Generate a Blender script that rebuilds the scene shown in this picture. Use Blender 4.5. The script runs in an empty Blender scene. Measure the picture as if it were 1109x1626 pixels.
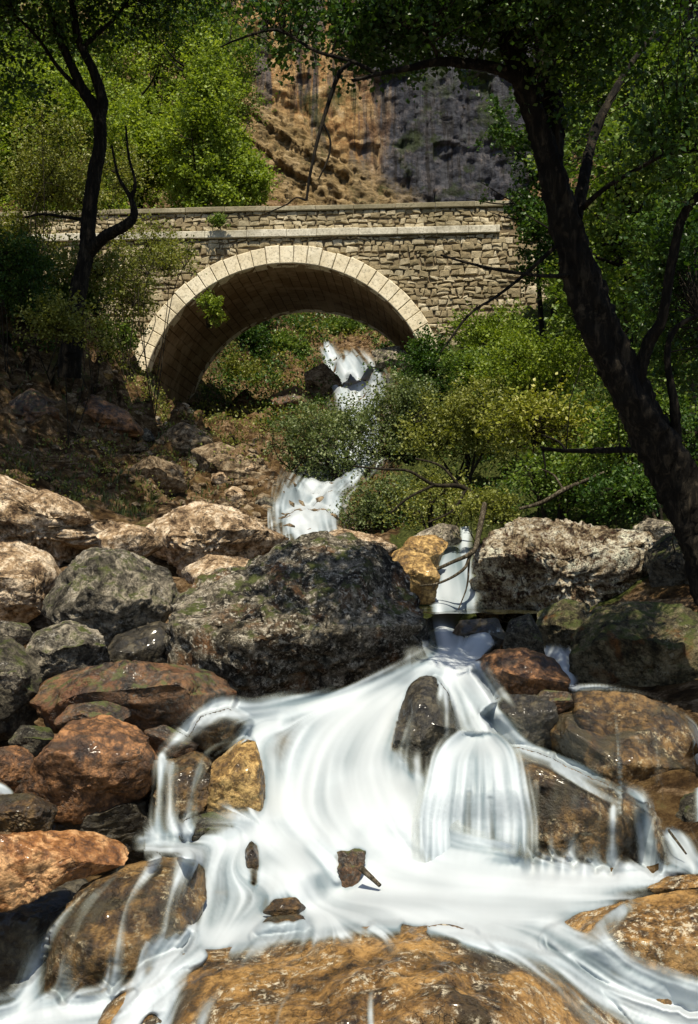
import bpy, math, random
import numpy as np
from mathutils import Vector, noise
from mathutils.bvhtree import BVHTree
R = math.radians
SC = bpy.context.scene
# ------------------------------------------------------------------ camera, sky, sun, exposure
F = 1807.0; CX, CY, HZ = 554.5, 813.0, 902.0          # photo pixels: focal length, centre, horizon row
PITCH = math.atan((HZ-CY)/F)
CAM = np.array((0.0, 0.0, 2.0))
cam = bpy.data.cameras.new('camera'); camo = bpy.data.objects.new('camera', cam)
SC.collection.objects.link(camo); SC.camera = camo
cam.sensor_fit = 'VERTICAL'; cam.sensor_height = 36; cam.lens = 36*F/1626
camo.location = CAM; camo.rotation_euler = (R(90)+PITCH, 0, 0); cam.clip_start = .1; cam.clip_end = 600
W = bpy.data.worlds.new("World"); SC.world = W; W.use_nodes = True
SUNV = Vector((.03, -.46, .89)).normalized()          # towards the sun
el = math.asin(SUNV.z); az = math.atan2(SUNV.x, SUNV.y)
sky = W.node_tree.nodes.new('ShaderNodeTexSky'); sky.sky_type = 'NISHITA'; sky.sun_disc = False
sky.sun_elevation = el; sky.sun_rotation = az
W.node_tree.links.new(sky.outputs[0], W.node_tree.nodes['Background'].inputs[0])
W.node_tree.nodes['Background'].inputs[1].default_value = .085
sl = bpy.data.lights.new('sun', 'SUN'); sl.energy = 4.8; sl.angle = R(.5); sl.color = (1, .91, .74)
so = bpy.data.objects.new('sun', sl); SC.collection.objects.link(so)
so.rotation_euler = SUNV.to_track_quat('Z', 'Y').to_euler(); so.location = (10, -15, 40)
SC.view_settings.view_transform = 'Standard'; SC.view_settings.look = 'None'
SC.view_settings.exposure = 0.55
SC.cycles.max_bounces = 7; SC.cycles.transparent_max_bounces = 24
# ------------------------------------------------------------------ helpers
COL = SC.collection
def P(px, py, Y):
    x = (px-CX)/F; v = (CY-py)/F
    d = np.array((x, math.cos(PITCH)-v*math.sin(PITCH), math.sin(PITCH)+v*math.cos(PITCH)))
    return CAM + d*(Y/d[1])
def mesh(name, V, Fc, mat=None, parent=None, smooth=True, origin=None):
    """V: n x 3 array; Fc: m x 4 or m x 3 int array, or a list of such arrays"""
    V = np.asarray(V, dtype=np.float64).reshape(-1, 3)
    if not isinstance(Fc, (list, tuple)): Fc = [Fc]
    Fc = [np.asarray(f, dtype=np.int32) for f in Fc if len(f)]
    if origin is not None: V = V-np.asarray(origin)
    me = bpy.data.meshes.new(name)
    me.vertices.add(len(V)); me.vertices.foreach_set('co', V.ravel())
    loops = np.concatenate([f.ravel() for f in Fc])
    tot = np.concatenate([np.full(len(f), f.shape[1], dtype=np.int32) for f in Fc])
    st = np.concatenate(([0], np.cumsum(tot)[:-1])).astype(np.int32)
    me.loops.add(len(loops)); me.loops.foreach_set('vertex_index', loops)
    me.polygons.add(len(tot)); me.polygons.foreach_set('loop_start', st); me.polygons.foreach_set('loop_total', tot)
    me.polygons.foreach_set('use_smooth', np.full(len(tot), smooth))
    me.update(calc_edges=True); me.validate()
    if mat: me.materials.append(mat)
    o = bpy.data.objects.new(name, me); COL.objects.link(o)
    if origin is not None: o.location = Vector(origin)
    if parent is not None:
        o.parent = parent
        if origin is None: o.location = -Vector(parent.location)
        else: o.location = Vector(origin)-Vector(parent.location)
    return o
def tag(o, label=None, cat=None, group=None, kind=None):
    if label: o['label'] = label
    if cat: o['category'] = cat
    if group: o['group'] = group
    if kind: o['kind'] = kind
    return o
def empty(name, loc, label, cat, group=None):
    o = bpy.data.objects.new(name, None); COL.objects.link(o); o.location = Vector(loc)
    o.empty_display_size = .3
    return tag(o, label, cat, group)
def catmull(pts, n):
    p = np.asarray(pts, dtype=float)
    if len(p) == 2: 
        t = np.linspace(0, 1, n)[:, None]; return p[0]*(1-t)+p[1]*t
    q = np.vstack((2*p[0]-p[1], p, 2*p[-1]-p[-2]))
    t = np.linspace(0, len(p)-1-1e-9, n); i = t.astype(int); f = (t-i)[:, None]
    a, b, c, d = q[i], q[i+1], q[i+2], q[i+3]
    return .5*((2*b)+(-a+c)*f+(2*a-5*b+4*c-d)*f*f+(-a+3*b-3*c+d)*f**3)
class MB:
    def __init__(s): s.V = []; s.Q = []; s.T = []; s.n = 0
    def add(s, V, Q=(), T=()):
        V = np.asarray(V, float).reshape(-1, 3); s.V.append(V)
        if len(Q): s.Q.append(np.asarray(Q, int)+s.n)
        if len(T): s.T.append(np.asarray(T, int)+s.n)
        s.n += len(V)
    def tube(s, pts, rad, sides=6, seg=4, rough=0., seed=0):
        P0 = np.hstack((np.asarray(pts, float), np.asarray(rad, float)[:, None]))
        n = max(2, (len(P0)-1)*seg+1); C = catmull(P0, n); p = C[:, :3]; r = np.maximum(C[:, 3], .0015)
        d = np.gradient(p, axis=0); d /= np.linalg.norm(d, axis=1)[:, None]+1e-9
        up = np.array((.31, .22, .93)); a = np.cross(d, up); a /= np.linalg.norm(a, axis=1)[:, None]+1e-9; b = np.cross(d, a)
        th = np.linspace(0, 2*math.pi, sides, endpoint=False)
        rr = r[:, None]*np.ones(sides)
        if rough:
            rs = np.random.RandomState(seed); k = rs.rand(3)*7
            lobes = sum(np.sin(th[None, :]*m+k[j]+np.arange(n)[:, None]*(.11+.07*j)) for j, m in enumerate((2, 3, 5)))
            fine = np.sin(th[None, :]*11+k[0]+np.arange(n)[:, None]*.13)*.35+rs.randn(n, sides)*.45
            rr = rr*(1+rough*(lobes*.5+fine))
        V = p[:, None, :]+rr[..., None]*(np.cos(th)[None, :, None]*a[:, None, :]+np.sin(th)[None, :, None]*b[:, None, :])
        i = np.arange(n-1)[:, None]*sides; j = np.arange(sides)[None, :]; j2 = (j+1) % sides
        Q = np.stack((i+j, i+j2, i+sides+j2, i+sides+j), -1).reshape(-1, 4)
        s.add(V, Q)
        s.add(p[-1:]+0, []) 
        return p, r
    def build(s, name, mat, parent=None, smooth=True, origin=None):
        return mesh(name, np.vstack(s.V), [np.vstack(x) for x in (s.Q, s.T) if x], mat, parent, smooth, origin)
# ------------------------------------------------------------------ materials
class NT:
    def __init__(s, name):
        s.m = bpy.data.materials.new(name); s.m.use_nodes = True; s.t = s.m.node_tree; s.t.nodes.clear()
        s.out = s.n('ShaderNodeOutputMaterial')
    def n(s, typ, **kw):
        nd = s.t.nodes.new(typ)
        for k, v in kw.items():
            if k.startswith('i_'):
                key = k[2:].replace('_', ' ')
                s.set(nd, key, v)
            else: setattr(nd, k, v)
        return nd
    def set(s, nd, key, v):
        if isinstance(key, str) and key.isdigit(): key = int(key)
        inp = nd.inputs[key]
        if isinstance(v, bpy.types.NodeSocket): s.t.links.new(v, inp)
        elif isinstance(v, bpy.types.Node): s.t.links.new(v.outputs[0], inp)
        else:
            if inp.type == 'RGBA' and len(v) == 3: v = (*v, 1)
            inp.default_value = v
    def math(s, op, a, b=0., c=0., clamp=False):
        nd = s.n('ShaderNodeMath', operation=op, use_clamp=clamp)
        s.set(nd, 0, a); s.set(nd, 1, b)
        if op in ('MULTIPLY_ADD', 'SMOOTH_MIN'): s.set(nd, 2, c)
        return nd.outputs[0]
    def mix(s, f, a, b, bt='MIX'):
        nd = s.n('ShaderNodeMix', data_type='RGBA', blend_type=bt)
        s.set(nd, 0, f); s.set(nd, 6, a); s.set(nd, 7, b); return nd.outputs[2]
    def ramp(s, f, stops):
        nd = s.n('ShaderNodeValToRGB'); e = nd.color_ramp.elements
        while len(e) < len(stops): e.new(.5)
        for x, (p, c) in zip(e, stops): x.position = p; x.color = (*c, 1) if len(c) == 3 else c
        s.set(nd, 0, f); return nd.outputs[0]
    def noise(s, vec, scale, detail=6, rough=.6, dist=0.):
        nd = s.n('ShaderNodeTexNoise'); s.set(nd, 'Vector', vec); s.set(nd, 'Scale', scale)
        s.set(nd, 'Detail', detail); s.set(nd, 'Roughness', rough); s.set(nd, 'Distortion', dist); return nd.outputs[0]
    def voro(s, vec, scale, feature='F1', out=0, rnd=1.):
        nd = s.n('ShaderNodeTexVoronoi', feature=feature); s.set(nd, 'Vector', vec); s.set(nd, 'Scale', scale)
        s.set(nd, 'Randomness', rnd); return nd.outputs[out]
    def map(s, vec, scale=(1, 1, 1), rot=(0, 0, 0), loc=(0, 0, 0)):
        nd = s.n('ShaderNodeMapping'); s.set(nd, 'Vector', vec); nd.inputs['Scale'].default_value = scale
        nd.inputs['Rotation'].default_value = rot; nd.inputs['Location'].default_value = loc; return nd.outputs[0]
    def rng(s, f, a, b, c=0., d=1., smooth=False):
        nd = s.n('ShaderNodeMapRange', interpolation_type='SMOOTHSTEP' if smooth else 'LINEAR')
        for k, v in enumerate((f, a, b, c, d)): s.set(nd, k, v)
        return nd.outputs[0]
    def bump(s, h, strength=.5, dist=.02, normal=None):
        nd = s.n('ShaderNodeBump'); s.set(nd, 'Height', h); s.set(nd, 'Strength', strength); s.set(nd, 'Distance', dist)
        if normal is not None: s.set(nd, 'Normal', normal)
        return nd.outputs[0]
    def finish(s, col, rough=.8, bump=None, spec=.3, coat=0.):
        b = s.n('ShaderNodeBsdfPrincipled'); s.set(b, 'Base Color', col); s.set(b, 'Roughness', rough)
        s.set(b, 'Specular IOR Level', spec); s.set(b, 'Coat Weight', coat); s.set(b, 'Coat Roughness', .12)
        if bump is not None: s.set(b, 'Normal', bump)
        s.t.links.new(b.outputs[0], s.out.inputs[0]); return s.m
def rock_mat(name, dark, mid, light, scale=1., lichen=None, lich_amt=.5, pit=.5, wet=.0, moss=0., streak=0., bumpd=.03, patch=None, patch_amt=.45, blotch=.5):
    t = NT(name); co = t.n('ShaderNodeTexCoord').outputs['Object']
    n1 = t.noise(co, 2.2*scale, 8, .66, .4)
    n2 = t.noise(co, 11*scale, 8, .72)
    n3 = t.noise(co, 46*scale, 5, .75)
    f = t.math('ADD', t.math('MULTIPLY', n1, .55), t.math('MULTIPLY', n2, .45))
    f = t.rng(f, .41, .59)
    col = t.ramp(f, [(.0, dark), (.42, mid), (.75, light), (1., tuple(min(1, c*1.25) for c in light))])
    if patch:
        pn = t.rng(t.noise(t.map(co, loc=(5, 2, 8)), 1.7*scale, 6, .6, .8), .62-patch_amt*.3, .74-patch_amt*.3, 0, 1, True)
        col = t.mix(pn, col, t.mix(n2, tuple(c*.5 for c in patch), tuple(min(1, c*1.5) for c in patch)))
    bl_ = t.rng(t.noise(t.map(co, (1, 1, .6), loc=(4, 4, 4)), 7*scale, 7, .7, 1.2), .47, .40, 0, blotch)
    col = t.mix(bl_, col, tuple(c*.8 for c in dark))
    if streak:
        sn = t.noise(t.map(co, (7*scale, 7*scale, .9*scale)), 1, 5, .6)
        col = t.mix(t.rng(sn, .45, .62, 0, streak), col, tuple(c*.35 for c in dark))
    cr = t.voro(t.n('ShaderNodeVectorMath', operation='ADD', i_0=co, i_1=t.n('ShaderNodeTexNoise', i_Vector=co, i_Scale=4*scale, i_Detail=6.).outputs[1]).outputs[0], 2.6*scale, 'DISTANCE_TO_EDGE')
    crk = t.math('MULTIPLY', t.rng(cr, 0., .035, 1, 0, True), t.rng(t.noise(t.map(co, loc=(2, 9, 4)), 2.4*scale, 4, .6), .43, .56))
    pits = t.rng(n3, .50, .36, 0, pit)
    dk = t.math('MAXIMUM', t.math('MULTIPLY', crk, .65), pits)
    col = t.mix(dk, col, tuple(c*.4 for c in dark))
    if lichen:
        ln = t.math('MULTIPLY', t.rng(t.noise(t.map(co, loc=(9, 3, 1)), 19*scale, 6, .8), .53, .60), t.rng(t.noise(t.map(co, loc=(1, 7, 1)), 3*scale, 3, .6), .62-lich_amt*.35, .72-lich_amt*.3))
        col = t.mix(ln, col, lichen)
    if moss:
        nz = t.n('ShaderNodeSeparateXYZ', i_0=t.n('ShaderNodeNewGeometry').outputs['Normal']).outputs[2]
        mm = t.math('MULTIPLY', t.rng(nz, .1, .8), t.rng(t.noise(co, 5*scale, 6, .7), .55-.2*moss, .62-.1*moss))
        col = t.mix(mm, col, t.mix(n3, (.03, .045, .01), (.11, .12, .03)))
    h = t.math('ADD', t.math('MULTIPLY', n2, 1.8), t.math('MULTIPLY', n3, .7))
    h = t.math('SUBTRACT', h, t.math('MULTIPLY', crk, .5))
    b = t.bump(h, 1., bumpd)
    if wet:
        ro = t.rng(n2, .3, .7, .3, .65)
        return t.finish(col, ro, t.bump(h, .8, bumpd*.6), .5, wet)
    return t.finish(col, .85, b, .25)
def leaf_mat(name, a, b, c=None, tr=.35, gloss=.45):
    t = NT(name); g = t.n('ShaderNodeNewGeometry'); ri = g.outputs['Random Per Island']
    co = t.n('ShaderNodeTexCoord').outputs['Object']
    f = t.math('ADD', t.math('MULTIPLY', ri, .6), t.math('MULTIPLY', t.rng(t.noise(co, .9, 3, .6), .3, .7), .4))
    st = [(0., a), (.6, b), (.97, c or b)]
    col = t.ramp(f, st)
    p = t.n('ShaderNodeBsdfPrincipled'); t.set(p, 'Base Color', col); t.set(p, 'Roughness', gloss); t.set(p, 'Specular IOR Level', .3)
    tl = t.n('ShaderNodeBsdfTranslucent'); t.set(tl, 0, t.mix(1., col, (1.0, 1.0, .35), 'MULTIPLY'))
    mx = t.n('ShaderNodeMixShader'); t.set(mx, 0, tr); t.set(mx, 1, p.outputs[0]); t.set(mx, 2, tl.outputs[0])
    t.t.links.new(mx.outputs[0], t.out.inputs[0]); return t.m
def bark_mat(name, dark, light, sc=1.):
    t = NT(name); co = t.n('ShaderNodeTexCoord').outputs['Object']
    n = t.noise(t.map(co, (16*sc, 16*sc, 3*sc)), 1, 7, .7, .6); n2 = t.noise(co, 4*sc, 5, .7)
    col = t.ramp(t.rng(n, .35, .68), [(0, tuple(c*.4 for c in dark)), (.5, dark), (1, light)])
    col = t.mix(t.rng(n2, .62, .70), col, tuple(c*1.3 for c in light))
    return t.finish(col, .9, t.bump(n, 1., .03), .15)

M = {}
M['lime'] = rock_mat('limestone', (.06, .05, .038), (.34, .29, .21), (.62, .55, .43), 1.1, (.04, .035, .03), .7, .75, moss=.15)
M['lime_pink'] = rock_mat('pink_limestone', (.07, .04, .02), (.42, .29, .165), (.74, .60, .43), 1., (.05, .04, .03), .6, .6)
M['grey'] = rock_mat('grey_limestone', (.018, .015, .011), (.13, .115, .085), (.38, .33, .245), 1.2, (.42, .39, .33), .35, .7, moss=.25)
M['boulder'] = rock_mat('weathered_boulder', (.012, .010, .006), (.10, .085, .055), (.30, .26, .19), 1.15, (.52, .47, .37), .8, .9, moss=.1, blotch=.9, patch=(.17, .085, .035), patch_amt=.35, streak=.5)
M['pocked'] = rock_mat('pocked_limestone', (.04, .02, .008), (.46, .36, .22), (.88, .80, .62), 1.15, (.07, .022, .008), 1.1, 1., bumpd=.06, blotch=.95)
M['brown'] = rock_mat('dark_brown_rock', (.010, .007, .004), (.06, .035, .018), (.17, .085, .035), 1.4, (.16, .14, .11), .4, .6, moss=.2, wet=.05, patch=(.13, .055, .02), patch_amt=.4)
M['scree'] = rock_mat('scree_stone', (.03, .02, .01), (.19, .13, .07), (.36, .28, .18), 1.5)
M['dark'] = rock_mat('dark_rock', (.012, .010, .007), (.06, .052, .036), (.15, .13, .09), 1.4, (.2, .19, .15), .3, .6, moss=.3)
M['olive'] = rock_mat('mossy_rock', (.014, .012, .006), (.085, .07, .035), (.22, .18, .10), 1.3, (.3, .28, .2), .35, .6, moss=.5, patch=(.16, .07, .02), patch_amt=.2)
M['rust'] = rock_mat('rusty_rock', (.02, .010, .005), (.12, .055, .02), (.34, .16, .06), 1.3, (.05, .03, .015), .45, .45, wet=.15, patch=(.06, .035, .018), patch_amt=.3)
M['orange'] = rock_mat('orange_rock', (.06, .022, .006), (.29, .12, .032), (.60, .34, .15), 1., (.12, .04, .01), .3, .3, wet=.2)
M['wet'] = rock_mat('wet_brown_rock', (.012, .007, .002), (.075, .04, .011), (.20, .115, .035), 1.3, (.4, .33, .2), .35, .35, wet=.3, streak=.5, patch=(.045, .034, .012), patch_amt=.5)
M['amber'] = rock_mat('amber_wet_rock', (.022, .011, .002), (.17, .085, .016), (.34, .19, .055), 1.4, (.55, .48, .34), .5, .4, wet=.3, patch=(.05, .03, .008), patch_amt=.3)
M['gold'] = rock_mat('golden_rock', (.045, .025, .006), (.26, .15, .04), (.52, .34, .12), 1.6, (.1, .05, .02), .4, .5, wet=.1)
M['blackwet'] = rock_mat('black_wet_rock', (.006, .005, .003), (.03, .024, .014), (.09, .075, .045), 1.3, None, 0, .4, wet=.35, streak=.6)
M['bark'] = bark_mat('dark_bark', (.008, .0065, .0045), (.045, .036, .024))
M['bark2'] = bark_mat('twig_bark', (.02, .016, .01), (.08, .065, .04), 2)
M['deadwood'] = bark_mat('dead_wood', (.06, .048, .03), (.26, .22, .16), 3)
# leaves
M['l_spring'] = leaf_mat('spring_leaves', (.105, .16, .018), (.22, .30, .04), (.44, .51, .11), .47)
M['l_mid'] = leaf_mat('mid_leaves', (.05, .095, .014), (.11, .18, .025), (.32, .38, .10), .45)
M['l_dark'] = leaf_mat('dark_leaves', (.016, .04, .006), (.04, .09, .014), (.16, .25, .05), .38, .4)
M['l_shade'] = leaf_mat('deep_leaves', (.006, .016, .004), (.012, .03, .006), (.035, .07, .012), .2, .35)
M['l_olive'] = leaf_mat('olive_leaves', (.08, .095, .016), (.19, .21, .04), (.40, .40, .13), .38)
M['l_yellow'] = leaf_mat('yellow_leaves', (.10, .12, .012), (.22, .24, .025), (.62, .58, .20), .35)
M['l_willow'] = leaf_mat('willow_leaves', (.06, .085, .026), (.13, .17, .06), (.30, .33, .16), .33)
M['l_lime'] = leaf_mat('lime_leaves', (.075, .12, .012), (.17, .24, .025), (.36, .42, .07), .42)
M['l_grass'] = leaf_mat('grass_blades', (.04, .055, .014), (.08, .10, .025), (.15, .15, .06), .3)

rs = np.random.RandomState(7)
# ------------------------------------------------------------------ terrain
YAW = R(4.0); BY = 34.5
BC = P(455, 650, BY)                                     # centre of the near arch
ex = np.array((math.cos(YAW), -math.sin(YAW), 0)); ey = np.array((math.sin(YAW), math.cos(YAW), 0))
def B(x, y, z): return BC+ex*x+ey*y+np.array((0, 0, z))
cp = []
for y, row in ((-12, [(-9, .5), (0, -1.2), (9, .5)]), (2, [(-5, .3), (-2, -.8), (0, -.9), (2, -.8), (5, .2)]), (5, [(-5, .8), (-2.2, -.45), (0, -.45), (2, -.4), (4.2, .6)]),
        (6.5, [(-6, 1.6), (-2.6, -.3), (-1, -.2), (1, -.2), (2.5, 0), (5, 1.2)]), (8, [(-7, 2.4), (-3, .3), (-1, -.05), (.6, 0), (2.4, .3), (5, 1.6)]),
        (9.5, [(-3.3, .8), (-1.5, .4), (.5, .45), (1.5, .6), (3.2, 1.0), (6, 2.2)]), (11, [(-3.6, 1.3), (-1, 1.0), (.5, .9), (1.2, .9), (2.5, 1.3), (4, 1.8)]),
        (13, [(-4.2, 2.1), (-2, 1.8), (0, 1.4), (1.2, 1.25), (2.6, 1.8), (5, 2.6)])):
    cp += [(x, y, z) for x, z in row]
for q in [(0, 775, 16), (200, 850, 14.5), (400, 870, 14.5), (-250, 700, 14), (440, 845, 18), (480, 805, 21.5), (620, 830, 19), (330, 750, 22), (200, 765, 20), (60, 745, 19),
          (420, 770, 21), (250, 690, 29), (330, 715, 31), (130, 630, 26), (0, 570, 23), (-150, 430, 24), (-250, 380, 32), (150, 560, 29), (80, 500, 27), (0, 455, 25), (200, 598, 31.5), (300, 690, 35), (290, 676, 38), (215, 596, 34), (262, 672, 34.6), (30, 430, 33.5),
          (160, 540, 33.8), (322, 640, 42), (345, 600, 47), (400, 560, 52), (470, 520, 60), (400, 650, 38), (450, 700, 32), (520, 655, 40), (500, 600, 47), (560, 632, 46), (530, 560, 54), (600, 575, 50), (570, 548, 56), (520, 525, 60), (600, 535, 60), (640, 600, 42),
          (460, 500, 72), (600, 500, 75), (690, 560, 35.5), (690, 600, 33), (760, 545, 34), (850, 470, 34), (1000, 420, 34), (1200, 380, 34), (620, 700, 29), (560, 720, 28), (520, 760, 25), (540, 745, 26), (700, 770, 21), (760, 835, 16.5),
          (900, 825, 15), (1000, 820, 14), (900, 700, 22), (1000, 600, 26), (1109, 820, 12.5), (1300, 700, 14), (1300, 560, 22), (1109, 640, 20), (200, 400, 46), (0, 300, 50), (-200, 200, 52), (300, 380, 52), (400, 390, 56),
          (100, 250, 60), (0, 60, 75), (300, 250, 66), (200, 120, 80), (420, 352, 66), (550, 370, 62), (700, 380, 60), (850, 360, 58), (1000, 300, 52), (1200, 200, 52), (1109, 150, 66), (-300, 0, 75), (460, 330, 76), (620, 385, 72), (760, 385, 72), (400, 300, 84), (600, 380, 100), (900, 380, 100), (300, 150, 100), (900, 250, 75)]:
    cp.append(tuple(P(*q)))
cp = np.array(cp)
def rbf_fit(c, lam=.02):
    d = np.linalg.norm(c[:, None, :2]-c[None, :, :2], axis=2)
    n = len(c); A = np.zeros((n+3, n+3)); A[:n, :n] = -d-lam*np.eye(n); A[:n, n] = 1; A[:n, n+1:] = c[:, :2]; A[n:, :n] = A[:n, n:].T
    return np.linalg.solve(A, np.concatenate((c[:, 2], np.zeros(3))))
wt = rbf_fit(cp)
def zbase(x, y):
    x = np.atleast_1d(x).astype(float); y = np.atleast_1d(y).astype(float)
    out = np.empty(len(x))
    for s in range(0, len(x), 20000):
        xx, yy = x[s:s+20000], y[s:s+20000]
        d = np.sqrt((xx[:, None]-cp[None, :, 0])**2+(yy[:, None]-cp[None, :, 1])**2)
        out[s:s+20000] = -(d@wt[:len(cp)])+wt[len(cp)]+wt[len(cp)+1]*xx+wt[len(cp)+2]*yy
    return out
def gz(x, y): return float(zbase(x, y)[0])
ys = np.concatenate((np.linspace(-12, 3, 14), 3*np.exp(np.linspace(0.02, math.log(110/3.), 330))))
us = np.linspace(-1, 1, 300); us = np.sign(us)*np.abs(us)**1.15
X = us[None, :]*(9+np.abs(ys)[:, None]*.62); Y = ys[:, None]*np.ones(len(us))
Z = zbase(X.ravel(), Y.ravel())
V = np.stack((X.ravel(), Y.ravel(), Z), 1)
amp = np.clip((Y.ravel()-9)/16, .12, 1.)
dz = np.empty(len(V))
for i, v in enumerate(V):
    a = amp[i]*1.6*(1.+1.0*math.exp(-((v[0]+6)/4)**2-((v[1]-26)/8)**2))*(1+.8*math.exp(-((v[0]+1)/5)**2-((v[1]-48)/9)**2))
    q = Vector((v[0]*.55, v[1]*.55, v[2]*.9))
    r_ = noise.fractal(q, .75, 2.1, 5)*.42
    r_ += (noise.noise(Vector((v[0]*1.7, v[1]*1.1, v[2]*5.5)))*.20 + abs(noise.noise(Vector((v[0]*3.1+4, v[1]*3.1, v[2]*6))))*.16)
    dz[i] = r_*a
V[:, 2] += dz
nr, nc = X.shape
i = np.arange(nr-1)[:, None]*nc; j = np.arange(nc-1)[None, :]
Q = np.stack((i+j, i+j+1, i+nc+j+1, i+nc+j), -1).reshape(-1, 4)
t = NT('ground_earth'); co = t.n('ShaderNodeTexCoord').outputs['Object']
n1 = t.noise(co, .55, 8, .68, .5); n2 = t.noise(co, 3.2, 8, .75); n3 = t.noise(co, 14, 6, .75)
col = t.ramp(t.rng(n2, .32, .68), [(0, (.010, .0055, .002)), (.4, (.05, .028, .011)), (.7, (.125, .078, .032)), (1, (.30, .205, .10))])
rk = t.rng(t.noise(t.map(co, (1.2, 1.2, 4)), 1.1, 7, .72, 1.2), .50, .57)
col = t.mix(t.math('MULTIPLY', rk, .85), col, t.ramp(t.rng(n3, .3, .7), [(0, (.035, .02, .01)), (.5, (.20, .13, .07)), (1, (.46, .34, .21))]))
at = t.n('ShaderNodeAttribute', attribute_name='green').outputs['Fac']
gm = t.rng(t.math('ADD', t.math('MULTIPLY', n2, .6), t.math('MULTIPLY', t.math('ADD', n1, at), .55)), .72, .80)
col = t.mix(gm, col, t.ramp(t.rng(n3, .3, .7), [(0, (.012, .018, .004)), (.55, (.05, .062, .014)), (1, (.12, .13, .035))]))
mg = t.finish(col, .95, t.bump(t.math('ADD', n2, t.math('MULTIPLY', n3, .5)), 1., .12), .1)
ter = tag(mesh('ground', V, Q, mg), 'steep gorge banks of earth, rock and leaf litter', kind='structure')
pxv = (V[:, 0]/np.maximum(V[:, 1], 1)*F+CX)
gr = np.full(len(V), .15)
gr += np.where(V[:, 1] > 42, .12, 0)+np.where((pxv > 620) & (V[:, 1] > 12), .4, 0)-np.where((V[:, 1] > 58) & (pxv > 400), .6, 0)-np.where((pxv > 480)&(pxv < 640)&(V[:, 1] < 62), .2, 0)
ga = ter.data.attributes.new('green', 'FLOAT', 'POINT'); ga.data.foreach_set('value', gr.astype(np.float32))
ter_bvh = BVHTree.FromPolygons([tuple(v) for v in V], [tuple(int(k) for k in q) for q in Q])
def ground(px, py, default=30.):
    """where the photo's sight line meets the bank"""
    d = P(px, py, 10.)-CAM; h = ter_bvh.ray_cast(Vector(CAM), Vector(d).normalized())
    return np.array(h[0]) if h[0] is not None else P(px, py, default)
def gpt(x, y):
    h = ter_bvh.ray_cast(Vector((x, y, 90)), Vector((0, 0, -1)))
    return np.array(h[0]) if h[0] is not None else np.array((x, y, gz(x, y)))
# ------------------------------------------------------------------ cliff behind the bridge
nx, nz_ = 460, 420
gx = np.concatenate((np.linspace(-75, -24, 40), np.linspace(-23.8, 30, 380), np.linspace(31, 75, 40))); gzz = np.concatenate((np.linspace(-2, 52, 370), np.linspace(52.6, 84, 50)))
GX, GZ = np.meshgrid(gx, gzz)
D = 92+.10*(GZ-20)
D += np.clip(-(GX+6)*.5, -3, 22)*-0.25
ap = np.clip((37-GZ-GX*.7), -40, 40)                  # apron of broken ledges that falls to the right
D -= np.where(ap > 0, ap*.75, 0)
D -= np.clip((GX-13)/8, 0, 1)*np.clip((GZ-50)/5, 0, 1)*15    # unseen overhanging brow, added to shade the right half
Vc = np.stack((GX.ravel(), D.ravel(), GZ.ravel()), 1); apr = ap.ravel()
for k, v in enumerate(Vc):
    if abs(v[0]-3) > 28 or v[2] > 54: continue
    q = Vector((v[0]*.22, 3, v[2]*.035))
    col_ = noise.ridged_multi_fractal(q, .9, 2.1, 4, .9, 2.)*1.1
    wx = v[0]+noise.noise(Vector((v[0]*.3, 0, v[2]*.3)))*.6; wz = v[2]+noise.noise(Vector((v[0]*.3, 5, v[2]*.3)))*.6
    s_ = v[2]+v[0]*.52
    blk = noise.cell(Vector((wx*.42, 0, wz*.16)))*1.1+noise.cell(Vector((wx*.9+4, 3, wz*.55)))*.55
    led = noise.cell(Vector((wx*.10, 1, (wz+wx*.62)*.62)))*1.5+noise.cell(Vector((wx*.3, 7, (wz+wx*.62)*1.7)))*.8
    f_ = min(1, max(0, apr[k]*.4+.3))
    fin = noise.fractal(Vector((v[0]*.9, 0, v[2]*.9)), .7, 2.1, 5)*.55
    Vc[k, 1] -= (col_*.5+blk*.4)*(1-f_)+led*f_*.25+fin*(.4+1.0*f_)
i = np.arange(nz_-1)[:, None]*nx; j = np.arange(nx-1)[None, :]
Qc = np.stack((i+j, i+j+1, i+nx+j+1, i+nx+j), -1).reshape(-1, 4)
t = NT('cliff_rock'); co = t.n('ShaderNodeTexCoord').outputs['Object']
sx = t.n('ShaderNodeSeparateXYZ', i_0=co)
X_, Z_ = sx.outputs[0], sx.outputs[2]
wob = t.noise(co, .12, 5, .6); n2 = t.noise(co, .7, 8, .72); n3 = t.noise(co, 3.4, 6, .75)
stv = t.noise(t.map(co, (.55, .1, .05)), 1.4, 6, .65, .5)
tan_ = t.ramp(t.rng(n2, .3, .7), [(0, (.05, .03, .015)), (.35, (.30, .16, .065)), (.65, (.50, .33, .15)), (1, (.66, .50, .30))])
blue = t.ramp(t.rng(n2, .32, .7), [(0, (.010, .011, .015)), (.45, (.055, .058, .072)), (.8, (.14, .13, .135)), (1, (.33, .25, .20))])  # shade of the cliff's right part, put into the rock colour as blue grey
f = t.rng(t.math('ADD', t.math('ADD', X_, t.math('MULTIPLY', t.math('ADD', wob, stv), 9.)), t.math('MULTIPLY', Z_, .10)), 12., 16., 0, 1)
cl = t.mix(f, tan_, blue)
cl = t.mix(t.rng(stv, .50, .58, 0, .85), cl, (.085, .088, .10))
cl = t.mix(t.rng(t.noise(t.map(co, (1.3, .1, .10), loc=(6, 0, 0)), 1.4, 6, .7, .4), .52, .60, 0, .7), cl, (.03, .026, .022))
apf = t.rng(t.math('ADD', t.math('ADD', Z_, t.math('MULTIPLY', X_, .70)), t.math('MULTIPLY', n2, 5)), 40., 37.5, 0, 1)
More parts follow.
